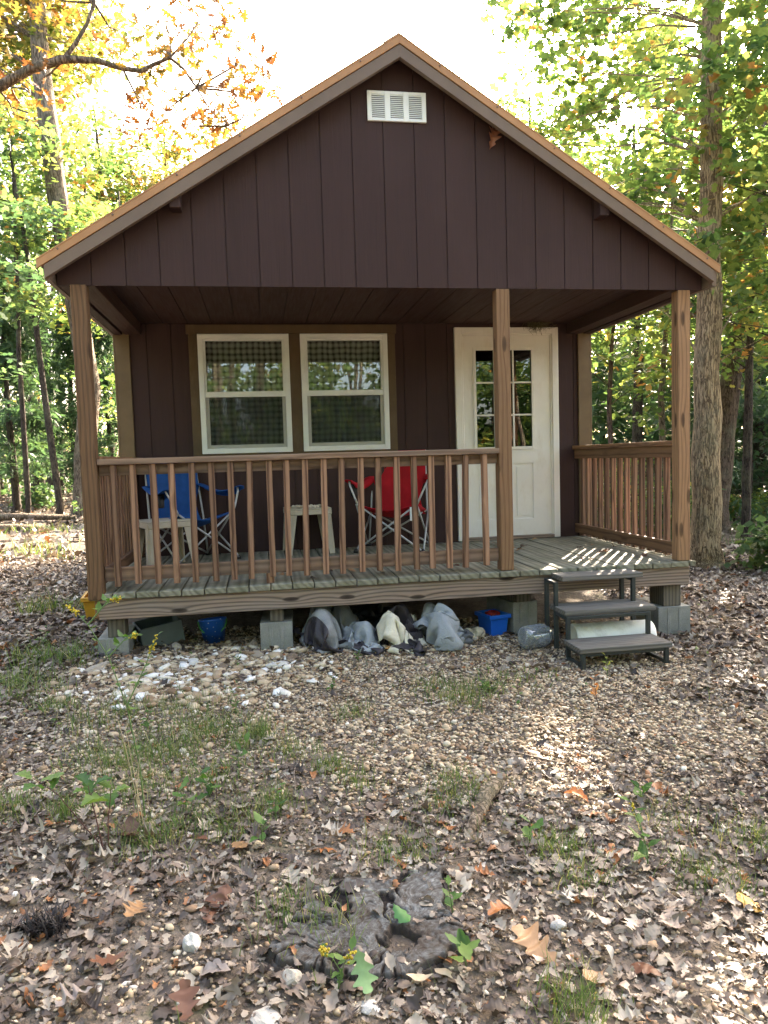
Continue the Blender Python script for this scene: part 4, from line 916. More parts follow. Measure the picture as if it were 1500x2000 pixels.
# shrubs at the edge of the woods
SH = [(-15.6, 20, .7, 'low shrub under the dark cedars'), (-11, 16, 1.0, 'shrub behind the left side railing'), (-9.4, 15, 1.0, 'leafy shrub close to the left corner trim'),
      (25.5, 13, 1.1, 'dark shrub behind the right side railing'), (28.5, 14, 1.2, 'shrub in front of the straight dark trunk'), (30.3, 12.5, .9, 'shrub left of the pale oak base'), (34.6, 16.5, .8, 'shrub between the pale oak and the right edge'), (37.5, 9.5, .55, 'small bright sprig of leaves at the far right')]
for az, d, h, lb in SH:
    x, y = pol(az, d); z = oz(x, y); C = ell((x, y, z+h*.5), (h*.8, h*.7, h*.5), 14)
    tree('shrub', lb, [(x, y, z-.05), (x+.03, y, z+.15), (x, y, z+h*.6)], [.025, .02, .006], C, 60, (.26, .26, .16), QUAD, .12, random.choice([LM_GRN, LM_OAK, LM_GRN]), BK_DARK, 'shrubs along the edge of the woods', 6, .012, cat='shrub')
# far woods and the woods behind the viewer, too many leaves and stems to count
def woods(name, label, sect, dr, n, nl, hmax, size, mat, group=None):
    az = rng.uniform(sect[0], sect[1], n); d = rng.uniform(*dr, n); x = CAM.x+d*np.sin(np.radians(az)); y = CAM.y+d*np.cos(np.radians(az))
    hm = np.array([hmax(a) for a in az]); z = rng.random(n)**1.0*hm+.3
    sp = np.stack([np.full(n, 1.0), np.full(n, 1.0), np.full(n, .55)], 1)
    o = leaves(name, np.stack([x, y, z], 1), sp, [nl]*n, QUAD, size, mat, None, .6, np.clip((z/hm-.5)*.4+rng.normal(0, .15, n), -.4, .4), False)  # tone lightens with height, painting sunlit tops over darker lower leaves
    tag(o, label, 'woods', group); o['kind'] = 'stuff'; return o
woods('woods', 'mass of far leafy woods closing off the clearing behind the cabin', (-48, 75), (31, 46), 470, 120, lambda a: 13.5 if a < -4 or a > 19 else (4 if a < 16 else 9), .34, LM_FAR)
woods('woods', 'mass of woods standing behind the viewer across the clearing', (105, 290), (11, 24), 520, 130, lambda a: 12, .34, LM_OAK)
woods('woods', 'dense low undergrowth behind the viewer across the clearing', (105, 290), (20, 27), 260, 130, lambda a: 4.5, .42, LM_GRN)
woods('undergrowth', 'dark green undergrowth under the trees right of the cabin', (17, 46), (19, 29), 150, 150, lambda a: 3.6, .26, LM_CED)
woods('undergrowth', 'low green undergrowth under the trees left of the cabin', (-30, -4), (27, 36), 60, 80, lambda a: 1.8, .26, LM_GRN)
g = MB()
for i in range(150):
    az = random.uniform(-40, 60) if i < 110 else random.uniform(120, 270); d = random.uniform(26, 46) if i < 110 else random.uniform(11, 20)
    x, y = pol(az, d); z = oz(x, y); r = random.uniform(.06, .16); h = random.uniform(6, 11)
    if 1 < az < 16 : h = 4
    g.tube([(x, y, z-.2), (x+random.gauss(0, .3), y, z+h*.5), (x+random.gauss(0, .5), y, z+h)], [r, r*.8, r*.3], 6, False)
o = g.build('woods_stems', BK_DARK); tag(o, 'many thin stems of the far woods', 'woods'); o['kind'] = 'stuff'

# ------------------------------------------------------------------ forest floor: litter, gravel, grass
LITTER = [(0, (.030, .023, .019)), (.16, (.075, .054, .042)), (.34, (.13, .098, .080)), (.52, (.205, .168, .135)), (.70, (.305, .262, .212)), (.86, (.41, .36, .285)), (.95, (.50, .46, .40)), (1, (.30, .13, .05))]
LM_LIT = leafmat('dry leaf litter', LITTER, .12, (1, .9, .7), .5, .45, .4)
def wedge(n, d0, d1, a0=-27.5, a1=37.5, pw=1.0):
    az = np.radians(rng.uniform(a0, a1, n)); d = np.sqrt(rng.random(n)**pw*(d1*d1-d0*d0)+d0*d0)
    return CAM.x+d*np.sin(az), CAM.y+d*np.cos(az)
STUMP = np.array([(1.15, -2.89), (1.2, -2.82), (1.26, -2.72), (1.28, -2.64), (1.37, -2.60), (1.45, -2.615), (1.52, -2.635), (1.58, -2.60), (1.64, -2.565), (1.71, -2.58), (1.68, -2.66), (1.655, -2.76), (1.69, -2.86), (1.66, -2.94), (1.58, -2.985), (1.5, -3.02), (1.38, -3.02), (1.28, -2.965), (1.18, -2.93)])
def inpoly(x, y, P):
    c = np.zeros(np.shape(x), bool); j = len(P)-1
    for i in range(len(P)):
        xi, yi = P[i]; xj, yj = P[j]; c ^= ((yi > y) != (yj > y)) & (x < (xj-xi)*(y-yi)/(yj-yi+1e-12)+xi); j = i
    return c
def segdist(x, y, P):
    d = np.full(np.shape(x), 9.0)
    for i in range(len(P)):
        ax, ay = P[i-1]; bx, by = P[i]; t = np.clip(((x-ax)*(bx-ax)+(y-ay)*(by-ay))/((bx-ax)**2+(by-ay)**2+1e-12), 0, 1)
        d = np.minimum(d, np.hypot(x-ax-t*(bx-ax), y-ay-t*(by-ay)))
    return d
def clear_floor(x, y):
    k = ~((x > .0) & (x < 4.3) & (y > .35) & (y < 6.5))
    return k & ~inpoly(x, y, STUMP)
def litter(name, n, d0, d1, tm, smin, smax, keep, mat, zoff=.004, tilt=.35, lab='', a0=-27.5, a1=37.5, cat='leaf litter', tone=0, over=False):
    x, y = wedge(n, d0, d1, a0, a1); k = (clear_floor(x, y) | over) & (rng.random(n) < keep(x, y)); x, y = x[k], y[k]; n = len(x)
    T = curled(tm[0], n, .7, .7, .5); s = rng.uniform(smin, smax, n)
    P = np.stack([x, y, zsoil(x, y)+zoff+np.abs(rng.normal(0, .012, n))*min(1, smax/.1)+s*.05], 1)
    V, F = scatter(T, tm[1], P, rotmats(rng.uniform(0, 6.283, n), np.abs(rng.normal(0, tilt, n)), rng.uniform(0, 6.283, n)), s)
    r = np.clip(rng.beta(1.6, 1.9, n)+tone+(fbm(x*1.3, y*1.3, 31)-.47)*.7, 0, .97); r = np.where(rng.random(n) < .035, 1, r)
    o = np_mesh(name, V, F, np.repeat(r, tm[0].shape[0]), mat); o['kind'] = 'stuff'; tag(o, lab, cat); return o
gm = gravel_mask
for a0, a1 in ((37, 100), (-90, -27)):
    litter('leaf_litter', 9000, .6, 6, OVAL, .04, .085, lambda x, y: .9+0*x, LM_LIT, .003, .5, 'dry leaves on the ground beside the clearing', a0, a1)
    litter('leaf_litter', 5000, .6, 6, FRAG, .03, .06, lambda x, y: .9+0*x, LM_LIT, .003, .5, 'broken dry leaves on the ground beside the clearing', a0, a1)
    litter('leaf_litter', 9000, 5.5, 16, FRAG, .07, .14, lambda x, y: .9+0*x, LM_LIT, .006, .5, 'dry leaves further out beside the clearing', a0, a1)
litter('leaf_litter', 3000, .3, 1.45, OVAL, .03, .07, lambda x, y: .9+0*x, LM_LIT, .003, .5, 'dry leaves on the nearest strip of ground', -80, 90)
sh = lambda x, y: np.clip(1.12-gm(x, y)*1.25, .07, 1)
near = lambda x, y: sh(x, y)*(.35+.65*np.clip(fbm(x*2.2, y*2.2, 41)*2.6-.6, 0, 1))
litter('leaf_litter', 900, 1.4, 3.6, OAK, .045, .085, near, LM_LIT, lab='dry pointed oak leaves covering the foreground soil', tone=.03)
litter('leaf_litter', 3000, 1.4, 4.6, OAKW, .03, .07, near, LM_LIT, lab='dry lobed leaves scattered over the foreground')
litter('leaf_litter', 36000, 1.4, 5.5, FRAG, .010, .036, lambda x, y: np.clip(near(x, y)*1.3+.24, 0, 1), LM_LIT, .002, .6, 'broken leaf crumbs over the soil in front', tone=.03)
litter('leaf_litter', 5200, 1.4, 6.0, OVAL, .025, .06, near, LM_LIT, .003, .5, 'narrow dry leaves over the soil in front', tone=.05)
litter('leaf_litter', 20000, 4.2, 10.5, OVAL, .04, .08, lambda x, y: np.clip(sh(x, y)*1.2, 0, 1), LM_LIT, .006, .5, 'dry leaves spread on both sides of the cabin')
litter('leaf_litter', 11000, 4.2, 11, OAKW, .05, .09, lambda x, y: np.clip(sh(x, y), 0, 1), LM_LIT, .008, .45, 'dry oak leaves on both sides of the cabin')
litter('leaf_litter', 16000, 10, 30, FRAG, .10, .2, lambda x, y: np.where((x < 0.5) | (x > 3.5), .8, 0), LM_LIT, .01, .5, 'dry leaves under the trees of the woods')
edge_ = lambda x, y: inpoly(x, y, STUMP)*np.clip(1.0-segdist(x, y, STUMP)*9, .12, 1)
litter('leaf_litter', 1800, 1.75, 2.7, FRAG, .012, .035, edge_, LM_LIT, .024, .4, 'leaf crumbs lying on the old stump', over=True)
litter('leaf_litter', 600, 1.75, 2.7, OVAL, .03, .06, edge_, LM_LIT, .024, .4, 'dry leaves lying over the rim of the old stump', over=True)
# gravel
phi = (1+5**.5)/2
ICO = np.array([(-1, phi, 0), (1, phi, 0), (-1, -phi, 0), (1, -phi, 0), (0, -1, phi), (0, 1, phi), (0, -1, -phi), (0, 1, -phi), (phi, 0, -1), (phi, 0, 1), (-phi, 0, -1), (-phi, 0, 1)])/1.9
ICF = np.array([(0, 11, 5), (0, 5, 1), (0, 1, 7), (0, 7, 10), (0, 10, 11), (1, 5, 9), (5, 11, 4), (11, 10, 2), (10, 7, 6), (7, 1, 8), (3, 9, 4), (3, 4, 2), (3, 2, 6), (3, 6, 8), (3, 8, 9), (4, 9, 5), (2, 4, 11), (6, 2, 10), (8, 6, 7), (9, 8, 1)])
STONE = [(0, (.11, .07, .045)), (.2, (.25, .165, .10)), (.42, (.38, .29, .19)), (.62, (.49, .40, .275)), (.8, (.60, .52, .40)), (.92, (.70, .66, .58)), (1, (.76, .75, .72))]
def stonemat(name, stops):
    b = NB(name); v = b.coord(); col = b.ramp(b.attr(), stops); n = b.noise(v, 45, 5, .65)
    hs = b.n('HueSaturation'); b.l(col, hs.inputs['Color']); b.l(b.math('ADD', b.math('MULTIPLY', n, .9), .55), hs.inputs['Value'])
    b.pbr(hs.outputs[0], .75, b.bump(n, .4, .006), .3); return b.m
M_STONE = stonemat('creek gravel', STONE)
M_ROCK = stonemat('dusty single stones', [(0, (.09, .06, .042)), (.3, (.22, .165, .12)), (.55, (.32, .27, .21)), (.8, (.42, .39, .34)), (1, (.56, .55, .52))])
def gravel(n, d0, d1, smin, smax, keep, lab, lo=0., hi=1., flat=.55):
    x, y = wedge(n, d0, d1); k = ((y < .8) | (x > 4.3)) & ~inpoly(x, y, STUMP) & (rng.random(n) < keep(x, y)); x, y = x[k], y[k]; n = len(x)
    s = smin+(smax-smin)*rng.random(n)**2.2; T = ICO[None]*(1+rng.normal(0, .16, (n, 12, 1)))
    S = np.stack([s*rng.uniform(.7, 1.35, n), s*rng.uniform(.6, 1, n), s*rng.uniform(.35, .8, n)*flat*1.5], 1)
    P = np.stack([x, y, zsoil(x, y)+S[:, 2]*.35+.002], 1)
    V, F = scatter(T, ICF, P, rotmats(rng.uniform(0, 6.283, n), np.abs(rng.normal(0, .3, n)), rng.uniform(0, 6.283, n)), S)
    r = np.clip(lo+(hi-lo)*rng.beta(1.7, 1.7, n), 0, 1)
    o = np_mesh('gravel', V, F, np.repeat(r, 12), M_STONE); o['kind'] = 'stuff'; tag(o, lab, 'gravel')
white = lambda x, y: np.clip(1.3-((x-.75)/.85)**2-((y+.42)/.62)**2+(fbm(x*3, y*3, 5)-.5), 0, 1)
gravel(90000, 1.5, 6.2, .005, .0135, lambda x, y: np.clip(gm(x, y)*1.25+.25*np.clip(1.2-((x-.9)/.7)**2-((y+3.05)/.35)**2, 0, 1), .12, 1), 'tan pea gravel in front of the porch', .05, .9)
gravel(5000, 1.5, 6.2, .012, .026, lambda x, y: np.clip(gm(x, y)*.9, .10, 1), 'coarser tan gravel in front of the porch', .0, .95)
gravel(9000, 3.4, 6.0, .016, .048, white, 'flat white and brown stones near the left concrete block', .05, 1.2, .42)
# grass
LM_GRS = leafmat('grass blades', [(0, (.07, .13, .035)), (.5, (.13, .20, .06)), (.75, (.22, .25, .10)), (1, (.46, .39, .23))], .4, (1.3, 1.3, .7), .5, .3)
BL = np.zeros((4, 2, 3)); 
for i, (w, t) in enumerate(((1, 0), (.85, .35), (.55, .7), (.05, 1))): BL[i, :, 0] = (-w, w); BL[i, :, 2] = t; BL[i, :, 1] = .55*t*t
BLF = np.array([(i*2, i*2+1, i*2+3, i*2+2) for i in range(3)])
def blades(x, y, z, L, wd, lean):
    n = len(x); S = np.stack([wd, L*lean, L], 1)
    return scatter(BL.reshape(-1, 3), BLF, np.stack([x, y, z], 1), rotmats(rng.uniform(0, 6.283, n), np.abs(rng.normal(0, .28, n)), rng.uniform(0, 6.283, n)), S)
GC = [(-.28, -.02), (-.22, -.42), (-.06, -.05), (.43, -1.05), (.59, -1.), (.93, -1.25), (1.04, -1.51), (1.12, -1.4), (.85, -1.36), (.76, -1.52), (.27, -1.94), (.23, -1.99), (.43, -2.05), (.43, -1.63), (.56, -1.92), (.71, -1.85), (.67, -2.19), (.77, -2.27), (1., -2.21), (1.11, -2.11), (1.19, -2.05), (.86, -2.15), (1.52, -1.93), (1.41, -1.77), (1.57, -2.49), (1.63, -2.43), (1.92, -2.03), (1.82, -2.18), (2.13, -2.51), (2.34, -.93), (2.18, -1.07), (2.57, -.79), (1.91, -3.17), (1.87, -3.2), (2.14, -2.69), (2.53, -2.69), (2.57, -2.75), (2.61, -2.37), (2.85, -2.58), (1.25, -2.73), (1.31, -2.83), (2.11, -.9), (1.59, -1.21), (-2.67, 8.7), (-1.81, 5.96), (-1.76, 5.13), (-.64, 1.44), (-.39, 1.61), (9.58, 7.08), (8.38, 5.01), (.3, -1.2), (.1, -.9), (-.1, -.7), (.6, -1.6), (.95, -1.8), (1.25, -1.6)]
xs, ys, Ls, ws = [], [], [], []
for i, (a, c) in enumerate(GC):
    far = max(1, math.hypot(a-CAM.x, c-CAM.y)/3.2); n = int(random.uniform(70, 190)); sp = random.uniform(.035, .085)*far
    xs.append(a+rng.normal(0, sp, n)); ys.append(c+rng.normal(0, sp, n)); Ls.append(rng.uniform(.03, .10, n)*random.uniform(.6, 1.2)*min(2.2, far)); ws.append(rng.uniform(.001, .002, n)*far)
n = 30000; x, y = wedge(n, 1.5, 5.2); dn = np.clip(fbm(x*1.6+3, y*1.6, 51)*3.4-1.55, 0, 1)*np.clip(1.3-((x-.55)/1.0)**2-((y+1.55)/.85)**2, .03, 1)
k = rng.random(n) < dn; xs.append(x[k]); ys.append(y[k]); Ls.append(rng.uniform(.02, .11, k.sum())); ws.append(rng.uniform(.0008, .0016, k.sum()))
xs, ys, Ls, ws = map(np.concatenate, (xs, ys, Ls, ws)); k = ~((xs > .05) & (xs < 4.2) & (ys > .0) & (ys < 6)); xs, ys, Ls, ws = xs[k], ys[k], Ls[k], ws[k]
V, F = blades(xs, ys, zsoil(xs, ys)-.003, Ls, ws, rng.uniform(.4, 1.6, len(xs)))
o = np_mesh('grass', V, F, np.repeat(np.clip(rng.beta(1.3, 1.6, len(xs)), 0, 1), 8), LM_GRS); o['kind'] = 'stuff'; tag(o, 'thin tufts of grass growing through the litter and gravel', 'grass')
# small broad leaved ground cover
x, y = wedge(5200, 1.6, 7); dn = np.clip(fbm(x*2.1+8, y*2.1, 71)*3.6-1.75, 0, 1)*np.clip(1.35-((x-.45)/1.0)**2-((y+1.5)/1.0)**2, .10, 1); k = (rng.random(len(x)) < dn) & clear_floor(x, y); x, y = x[k], y[k]; n = len(x)
far = np.clip(np.hypot(x-CAM.x, y-CAM.y)/3.2, 1, 2); V, F = scatter(curled(OVAL[0], n, .3, .3, .2), OVAL[1], np.stack([x, y, zsoil(x, y)+rng.uniform(.01, .06, n)], 1), rotmats(rng.uniform(0, 6.283, n), np.abs(rng.normal(.2, .35, n)), rng.uniform(0, 6.283, n)), rng.uniform(.014, .036, n)*far)
o = np_mesh('ground_cover', V, F, np.repeat(rng.random(n), OVAL[0].shape[0]), leafmat('ground cover leaves', [(0, (.045, .095, .035)), (.6, (.09, .16, .05)), (1, (.17, .22, .07))], .35, (1.3, 1.3, .7))); o['kind'] = 'stuff'; tag(o, 'tiny green leaves of low ground cover among the grass', 'ground cover')
# twigs
g = MB(); x, y = wedge(420, 1.5, 9); k = clear_floor(x, y)
for a, c in zip(x[k], y[k]):
    L_ = random.uniform(.04, .28); an = random.uniform(0, 6.283); z = float(zsoil(a, c)); p = [(a+math.cos(an)*L_*t+random.gauss(0, .006), c+math.sin(an)*L_*t+random.gauss(0, .006), z+.008+random.uniform(0, .014)) for t in (0, .35, .7, 1)]
    r = random.uniform(.0012, .0035); g.tube(p, [r, r, r*.8, r*.4], 5, False)
o = g.build('fallen_twigs', stonemat('dead twigs', [(0, (.05, .035, .026)), (.5, (.14, .105, .08)), (1, (.30, .25, .2))])); o['kind'] = 'stuff'; tag(o, 'thin fallen twigs lying among the leaves', 'twigs')

# ------------------------------------------------------------------ stump and wood on the ground
def stump():
    nx, ny = 260, 210; x = np.linspace(1.06, 1.78, nx); y = np.linspace(-3.10, -2.50, ny); X, Y = np.meshgrid(x, y)
    wx, wy = (fbm(X*22, Y*22, 3)-.47)*.028, (fbm(X*22+7, Y*22, 4)-.47)*.028
    ins = inpoly(X+wx, Y+wy, STUMP); d = segdist(X+wx, Y+wy, STUMP)*np.where(ins, 1, -1)+.012
    H1 = np.array([(1.28, -2.87), (1.33, -2.86), (1.39, -2.865), (1.42, -2.90), (1.41, -2.935), (1.385, -2.945), (1.35, -2.905)]); H2 = np.array([(1.44, -2.88), (1.47, -2.895), (1.50, -2.86), (1.545, -2.865), (1.58, -2.89), (1.55, -2.915), (1.52, -2.955), (1.47, -2.945)])
    w1, w2 = (fbm(X*28, Y*28, 9)-.5)*.06, (fbm(X*28+5, Y*28, 10)-.5)*.06
    hd = np.minimum(segdist(X+w1, Y+w2, H1)*np.where(inpoly(X+w1, Y+w2, H1), -1, 1)+.03, segdist(X+w1, Y+w2, H2)*np.where(inpoly(X+w1, Y+w2, H2), -1, 1))
    C0 = np.array([(1.37, -2.815), (1.565, -2.80), (1.31, -2.90), (1.47, -2.93)]); ds = np.stack([np.hypot(X-a, Y-b) for a, b in C0]); wt = np.exp(-ds/.045); wt /= wt.sum(0)
    jx, jy = (fbm(X*10, Y*10, 44)-.5)*.10, (fbm(X*10+3, Y*10, 45)-.5)*.10
    cxm = (wt*C0[:, 0, None, None]).sum(0); cym = (wt*C0[:, 1, None, None]).sum(0); vx, vy = X-cxm+jx, Y-cym+jy; rr = np.hypot(vx, vy)+1e-6; an = np.arctan2(vy, vx)
    fib = fbm(np.cos(an)*26+rr*6, np.sin(an)*26+rr*6, 6, 3); grn = fbm(X*85, Y*85, 77, 3); blot = fbm(X*9, Y*9, 15, 4)
    crack = np.clip((.335-fbm(np.cos(an)*7+2, np.sin(an)*7+rr*4, 2, 3))*14, 0, 1)*np.clip(rr*20, 0, 1)
    top = .026+.007*(fbm(X*5, Y*5, 5)-.5)+.0035*(fib-.5)+.0025*(grn-.5)-.012*crack+.0025*(fbm(X*24, Y*24, 61) > .52)
    tone = .54+.22*(fib-.5)+.55*(grn-.5)-.5*crack+.40*(blot-.5)+.55*(fbm(np.cos(an)*60+rr*8, np.sin(an)*60+rr*8, 91, 2)-.5)
    eh = np.clip(d/(.004+.006*fbm(X*22, Y*22, 12)), 0, 1)
    z = np.where(d > 0, top*eh**.6-.012*(1-eh), np.clip(.012+d*1.2, -.06, .012))
    z = np.where((hd < 0.004) & (d > 0), np.maximum(-.012+.03*(fbm(X*30, Y*30, 3)-.5), top+(hd-.004)*3), z)
    Z = gz(X, Y)+z
    side = .26+.5*(fbm(X*25, Y*60, 16)-.5); k = np.clip(d/.008, 0, 1); col = tone*k+side*(1-k); kh = np.clip((hd-.0)/.012, 0, 1); col = col*kh+(.10+.15*fbm(X*40, Y*40, 22))*(1-kh)  # wood tone set darker at the rim and inside the hollows
    b = NB('weathered stump wood'); b.pbr(b.ramp(b.attr(), [(0, (.012, .010, .010)), (.25, (.055, .045, .037)), (.45, (.09, .09, .088)), (.65, (.165, .172, .172)), (1, (.36, .37, .36))]), .85, b.bump(b.noise(b.coord(), 190, 5, .75), .6, .004), .2)
    i = np.arange(nx*ny).reshape(ny, nx); F = np.stack([i[:-1, :-1], i[:-1, 1:], i[1:, 1:], i[1:, :-1]], -1).reshape(-1, 4)
    F = F[(d.reshape(-1)[F] > -.03).any(1)]
    o = np_mesh('tree_stump', np.stack([X, Y, Z], -1).reshape(-1, 3), F, np.clip(col, 0, 1).reshape(-1), b.m, None, True); tag(o, 'low weathered grey tree stump with dark coloured hollows in the foreground', 'stump')
stump()
def log(name, pts, rad, mat, label, cat='log'):
    g = MB(); g.tube(pts, rad, 12, True, None, .25); o = g.build(name, mat); tag(o, label, cat)
zz = lambda x, y, h=0: (x, y, float(zsoil(x, y))+h)
log('weathered_root', [zz(2.11, -2.0, .0), zz(2.06, -2.06, .03), zz(1.99, -2.15, .035), zz(1.93, -2.25, .022), zz(1.87, -2.34, .012), zz(1.82, -2.42, -.01)], [.012, .026, .030, .025, .02, .008], BK_GREY, 'curved grey weathered root chunk beside the sunlit patch', 'root')
log('fallen_log', [zz(-4.4, 10.2, .08), zz(-3.5, 10.45, .1), zz(-2.5, 10.6, .09)], [.05, .07, .05], BK_GREY, 'farther thin fallen log on the leaf litter at the left')
log('fallen_log', [zz(-4.2, 8.6, .06), zz(-3.2, 8.9, .08), zz(-2.7, 8.95, .06)], [.06, .085, .05], BK_GREY, 'grey fallen log nearer the viewer at the left edge')
log('fallen_branch', [zz(6.6, 2.1, .03), zz(7.1, 2.2, .05), zz(7.8, 2.5, .03)], [.03, .026, .012], BK_GREY, 'grey fallen branch right of the pale oak base', 'branch')
# ------------------------------------------------------------------ single rocks, leaves and weeds
def rock(x, y, s, sc, tone, label, seed):
    r0 = np.random.default_rng(seed); bm_ = __import__('bmesh').new(); __import__('bmesh').ops.create_icosphere(bm_, subdivisions=3, radius=1)
    for v in bm_.verts:
        c = np.array(v.co); k = 1
        for j in range(7): nn = r0.normal(0, 1, 3) if False else np.array([math.sin(seed*1.7+j*2.1), math.cos(seed*2.3+j*1.3), math.sin(seed+j*3.7)]); nn /= np.linalg.norm(nn); k = min(k, .78/max(.35, float(c @ nn))) if c @ nn > .78 else k
        v.co = Vector(c*k*(1+.07*math.sin(c[0]*5+seed)+.05*math.sin(c[1]*9+seed*2)))
    me = bpy.data.meshes.new('rock'); bm_.to_mesh(me); bm_.free(); a = me.attributes.new('rnd', 'FLOAT', 'POINT'); a.data.foreach_set('value', [tone]*len(me.vertices)); me.materials.append(M_ROCK); s *= .82
    o = link(bpy.data.objects.new('rock', me)); o.scale = (s*sc[0], s*sc[1], s*sc[2]); o.rotation_euler = (random.uniform(-.2, .2), random.uniform(-.2, .2), random.uniform(0, 3)); o.location = (x, y, float(zsoil(x, y))+s*sc[2]*.22); tag(o, label, 'rock', 'single stones lying on the ground')
ROCKS = [(.94, -2.81, .034, (1, .9, 1.1), .98, 'angular white rock in the leaf litter left of the stump'), (1.41, -1.77, .055, (1.2, .8, .4), .5, 'flat tan stone in the middle of the clearing'), (1.21, -2.99, .036, (1.1, .9, .8), .78, 'pinkish grey rock below the left tip of the stump'), (1.98, -2.88, .03, (1, 1, .8), .9, 'pale grey stone right of the stump'), (2.15, -2.94, .026, (1.4, .9, .8), .45, 'smooth brown cobble right of the pale grey stone'),
 (2.22, -1.83, .05, (1.1, .9, .5), .75, 'flat pale stone at the edge of the sunlit patch'), (1.37, -1.66, .03, (1.2, .9, .6), .35, 'brown stone behind the flat tan stone'), (.57, .16, .075, (1.3, .6, .6), .7, 'long grey stone in front of the blue grey box'), (1.08, .16, .05, (1, 1, 1), .42, 'round tan cobble beside the middle concrete block'), (.69, -.2, .07, (1.3, .8, .4), 1, 'largest flat white stone below the toy bucket'), (.40, -.1, .06, (1.2, .8, .4), .96, 'flat white stone below the left concrete block'),
 (1.24, -.32, .075, (1.4, .7, .4), .97, 'long white stone below the middle concrete block'), (1.32, -.2, .05, (1.1, .9, .8), .25, 'dark brown stone under the edge of the grey tent'), (1.10, -.06, .07, (1.4, .7, .5), .5, 'long tan stone leaning by the middle concrete block'), (.15, -.25, .085, (1.5, .6, .4), .62, 'long tan slab at the left end of the white stones'), (1.52, -.06, .035, (1, 1, .8), .93, 'white stone at the foot of the grey tent'), (.91, -.26, .05, (1.1, .9, .5), .3, 'rusty brown stone among the white stones'), (.81, -.46, .05, (1.2, .8, .5), .98, 'white stone in the middle of the stone spread'),
 (.42, -.41, .055, (1.2, .8, .5), .55, 'tan stone left of the white stone spread'), (.61, -.53, .05, (1.2, .8, .4), 1, 'thin white stone at the front of the stone spread'), (1.39, -3.10, .03, (1.4, .9, .5), .95, 'pale lilac white stone under the pale green leaf'), (1.14, -3.10, .045, (1.3, 1, .5), .85, 'flat pale stone at the bottom edge left of the stump'), (1.2, .12, .055, (1, .9, .9), .95, 'white lumpy stone beside the middle block base')]
for i, (x, y, s, sc, tn, lb) in enumerate(ROCKS): rock(x, y, s, sc, tn, lb, i+1)
def one_leaf(x, y, s, tmpl, col, label, rz=None, tilt=.3, z=.02, curl=.6, cat='leaf', name='fallen_leaf', loc=None, rot=None, group='single big leaves on the ground'):
    T = curled(tmpl[0], 1, curl, curl, .3)[0]; k = ('leaf %.3f %.3f %.3f' % col)
    m = MATS.get(k) or leafmat(k, [(0, tuple(c*.8 for c in col)), (1, tuple(c*1.1 for c in col))], .2, (1, .95, .7), .45, .4, .3)
    o = np_mesh(name, T*s, tmpl[1], np.linspace(.2, .8, len(T)), m); o.location = loc or (x, y, float(zsoil(x, y))+z); o.rotation_euler = rot or (random.uniform(-tilt, tilt), random.uniform(-tilt, tilt), random.uniform(0, 6.28) if rz is None else rz)
    md = o.modifiers.new('sub', 'SUBSURF'); md.levels = 1; md.render_levels = 2
    tag(o, label, cat, group); return o
BR, OR, TN, CRM, GRYL, DB, GN, PG = (.16, .075, .045), (.36, .15, .055), (.34, .20, .10), (.50, .42, .30), (.28, .24, .22), (.085, .045, .028), (.07, .20, .055), (.22, .36, .16)
for x, y, s, t, c, lb, rz in [(1.0, -2.68, .15, OAK, BR, 'big reddish brown oak leaf left of the stump', -.3), (1.35, -2.42, .085, OAK, OR, 'orange oak leaf behind the stump', 1.6), (.92, -2.30, .09, OVAL, BR, 'folded brown leaf in the middle left', 1.0), (1.06, -2.37, .10, OAKW, TN, 'tan brown curled leaf behind the big reddish leaf', .5), (.68, -2.23, .12, OAKW, DB, 'dark brown curled leaf at the foot of the dry stalks', .2), (.77, -2.67, .10, OAK, TN, 'tan oak leaf in the litter at left', 2.8), (1.87, -2.98, .15, OAK, TN, 'large orange tan oak leaf right of the stump', .5), (1.83, -2.82, .10, OAKW, OR, 'curled orange tan leaf behind the large oak leaf', 2.), (1.83, -2.64, .07, OAK, OR, 'small orange oak leaf behind the right arm of the stump', 1.2), (.73, -2.85, .10, OAK, BR, 'reddish brown oak leaf at the lower left', 2.), (.95, -3.05, .11, OAK, BR, 'brown oak leaf standing at the bottom edge', .1), (2.35, -2.18, .10, OAKW, (.5, .17, .04), 'bright orange leaf at the sunlit patch', 1.), (1.94, -2.25, .09, OAK, OR, 'orange brown leaf on the weathered root', 2.2), (1.01, -2.94, .09, OAKW, GRYL, 'grey lobed leaf in the lower left litter', 1.4), (1.97, -3.12, .09, OVAL, TN, 'tan pointed leaf near the bottom right', 2.), (2.13, -3.10, .09, OAKW, BR, 'brown leaf at the lower right', .8), (1.60, -3.03, .08, OVAL, CRM, 'cream dry leaf leaning on the stump front', .4), (2.58, -2.90, .10, OAKW, (.55, .30, .05), 'yellow orange leaf at the right edge in the sun', .2), (.68, -2.98, .10, OAK, GRYL, 'dark grey oak leaf in the lower left corner', 2.1), (1.53, -3.05, .07, OVAL, CRM, 'pale cream leaf pair below the stump', 1.6)]:
    one_leaf(x, y, s, t, c, lb, rz)
one_leaf(0, 0, .075, OAKW, GN, 'green lobed oak leaf lying on the stump', loc=(1.525, -2.83, float(gz(1.52, -2.83))+.048), rot=(-.25, .1, 3.6), curl=.2, group='')
one_leaf(0, 0, .10, OAK, PG, 'pale green oak leaf upright below the stump', loc=(1.385, -3.05, float(gz(1.38, -3.05))+.06), rot=(-.9, .1, 3.3), curl=.2, group='')
one_leaf(0, 0, .15, OAK, (.30, .12, .065), 'brown dead oak leaf stuck high on the gable siding', loc=(2.765, -.02, 3.37), rot=(R_(84), .25, .1), curl=.35, group='')
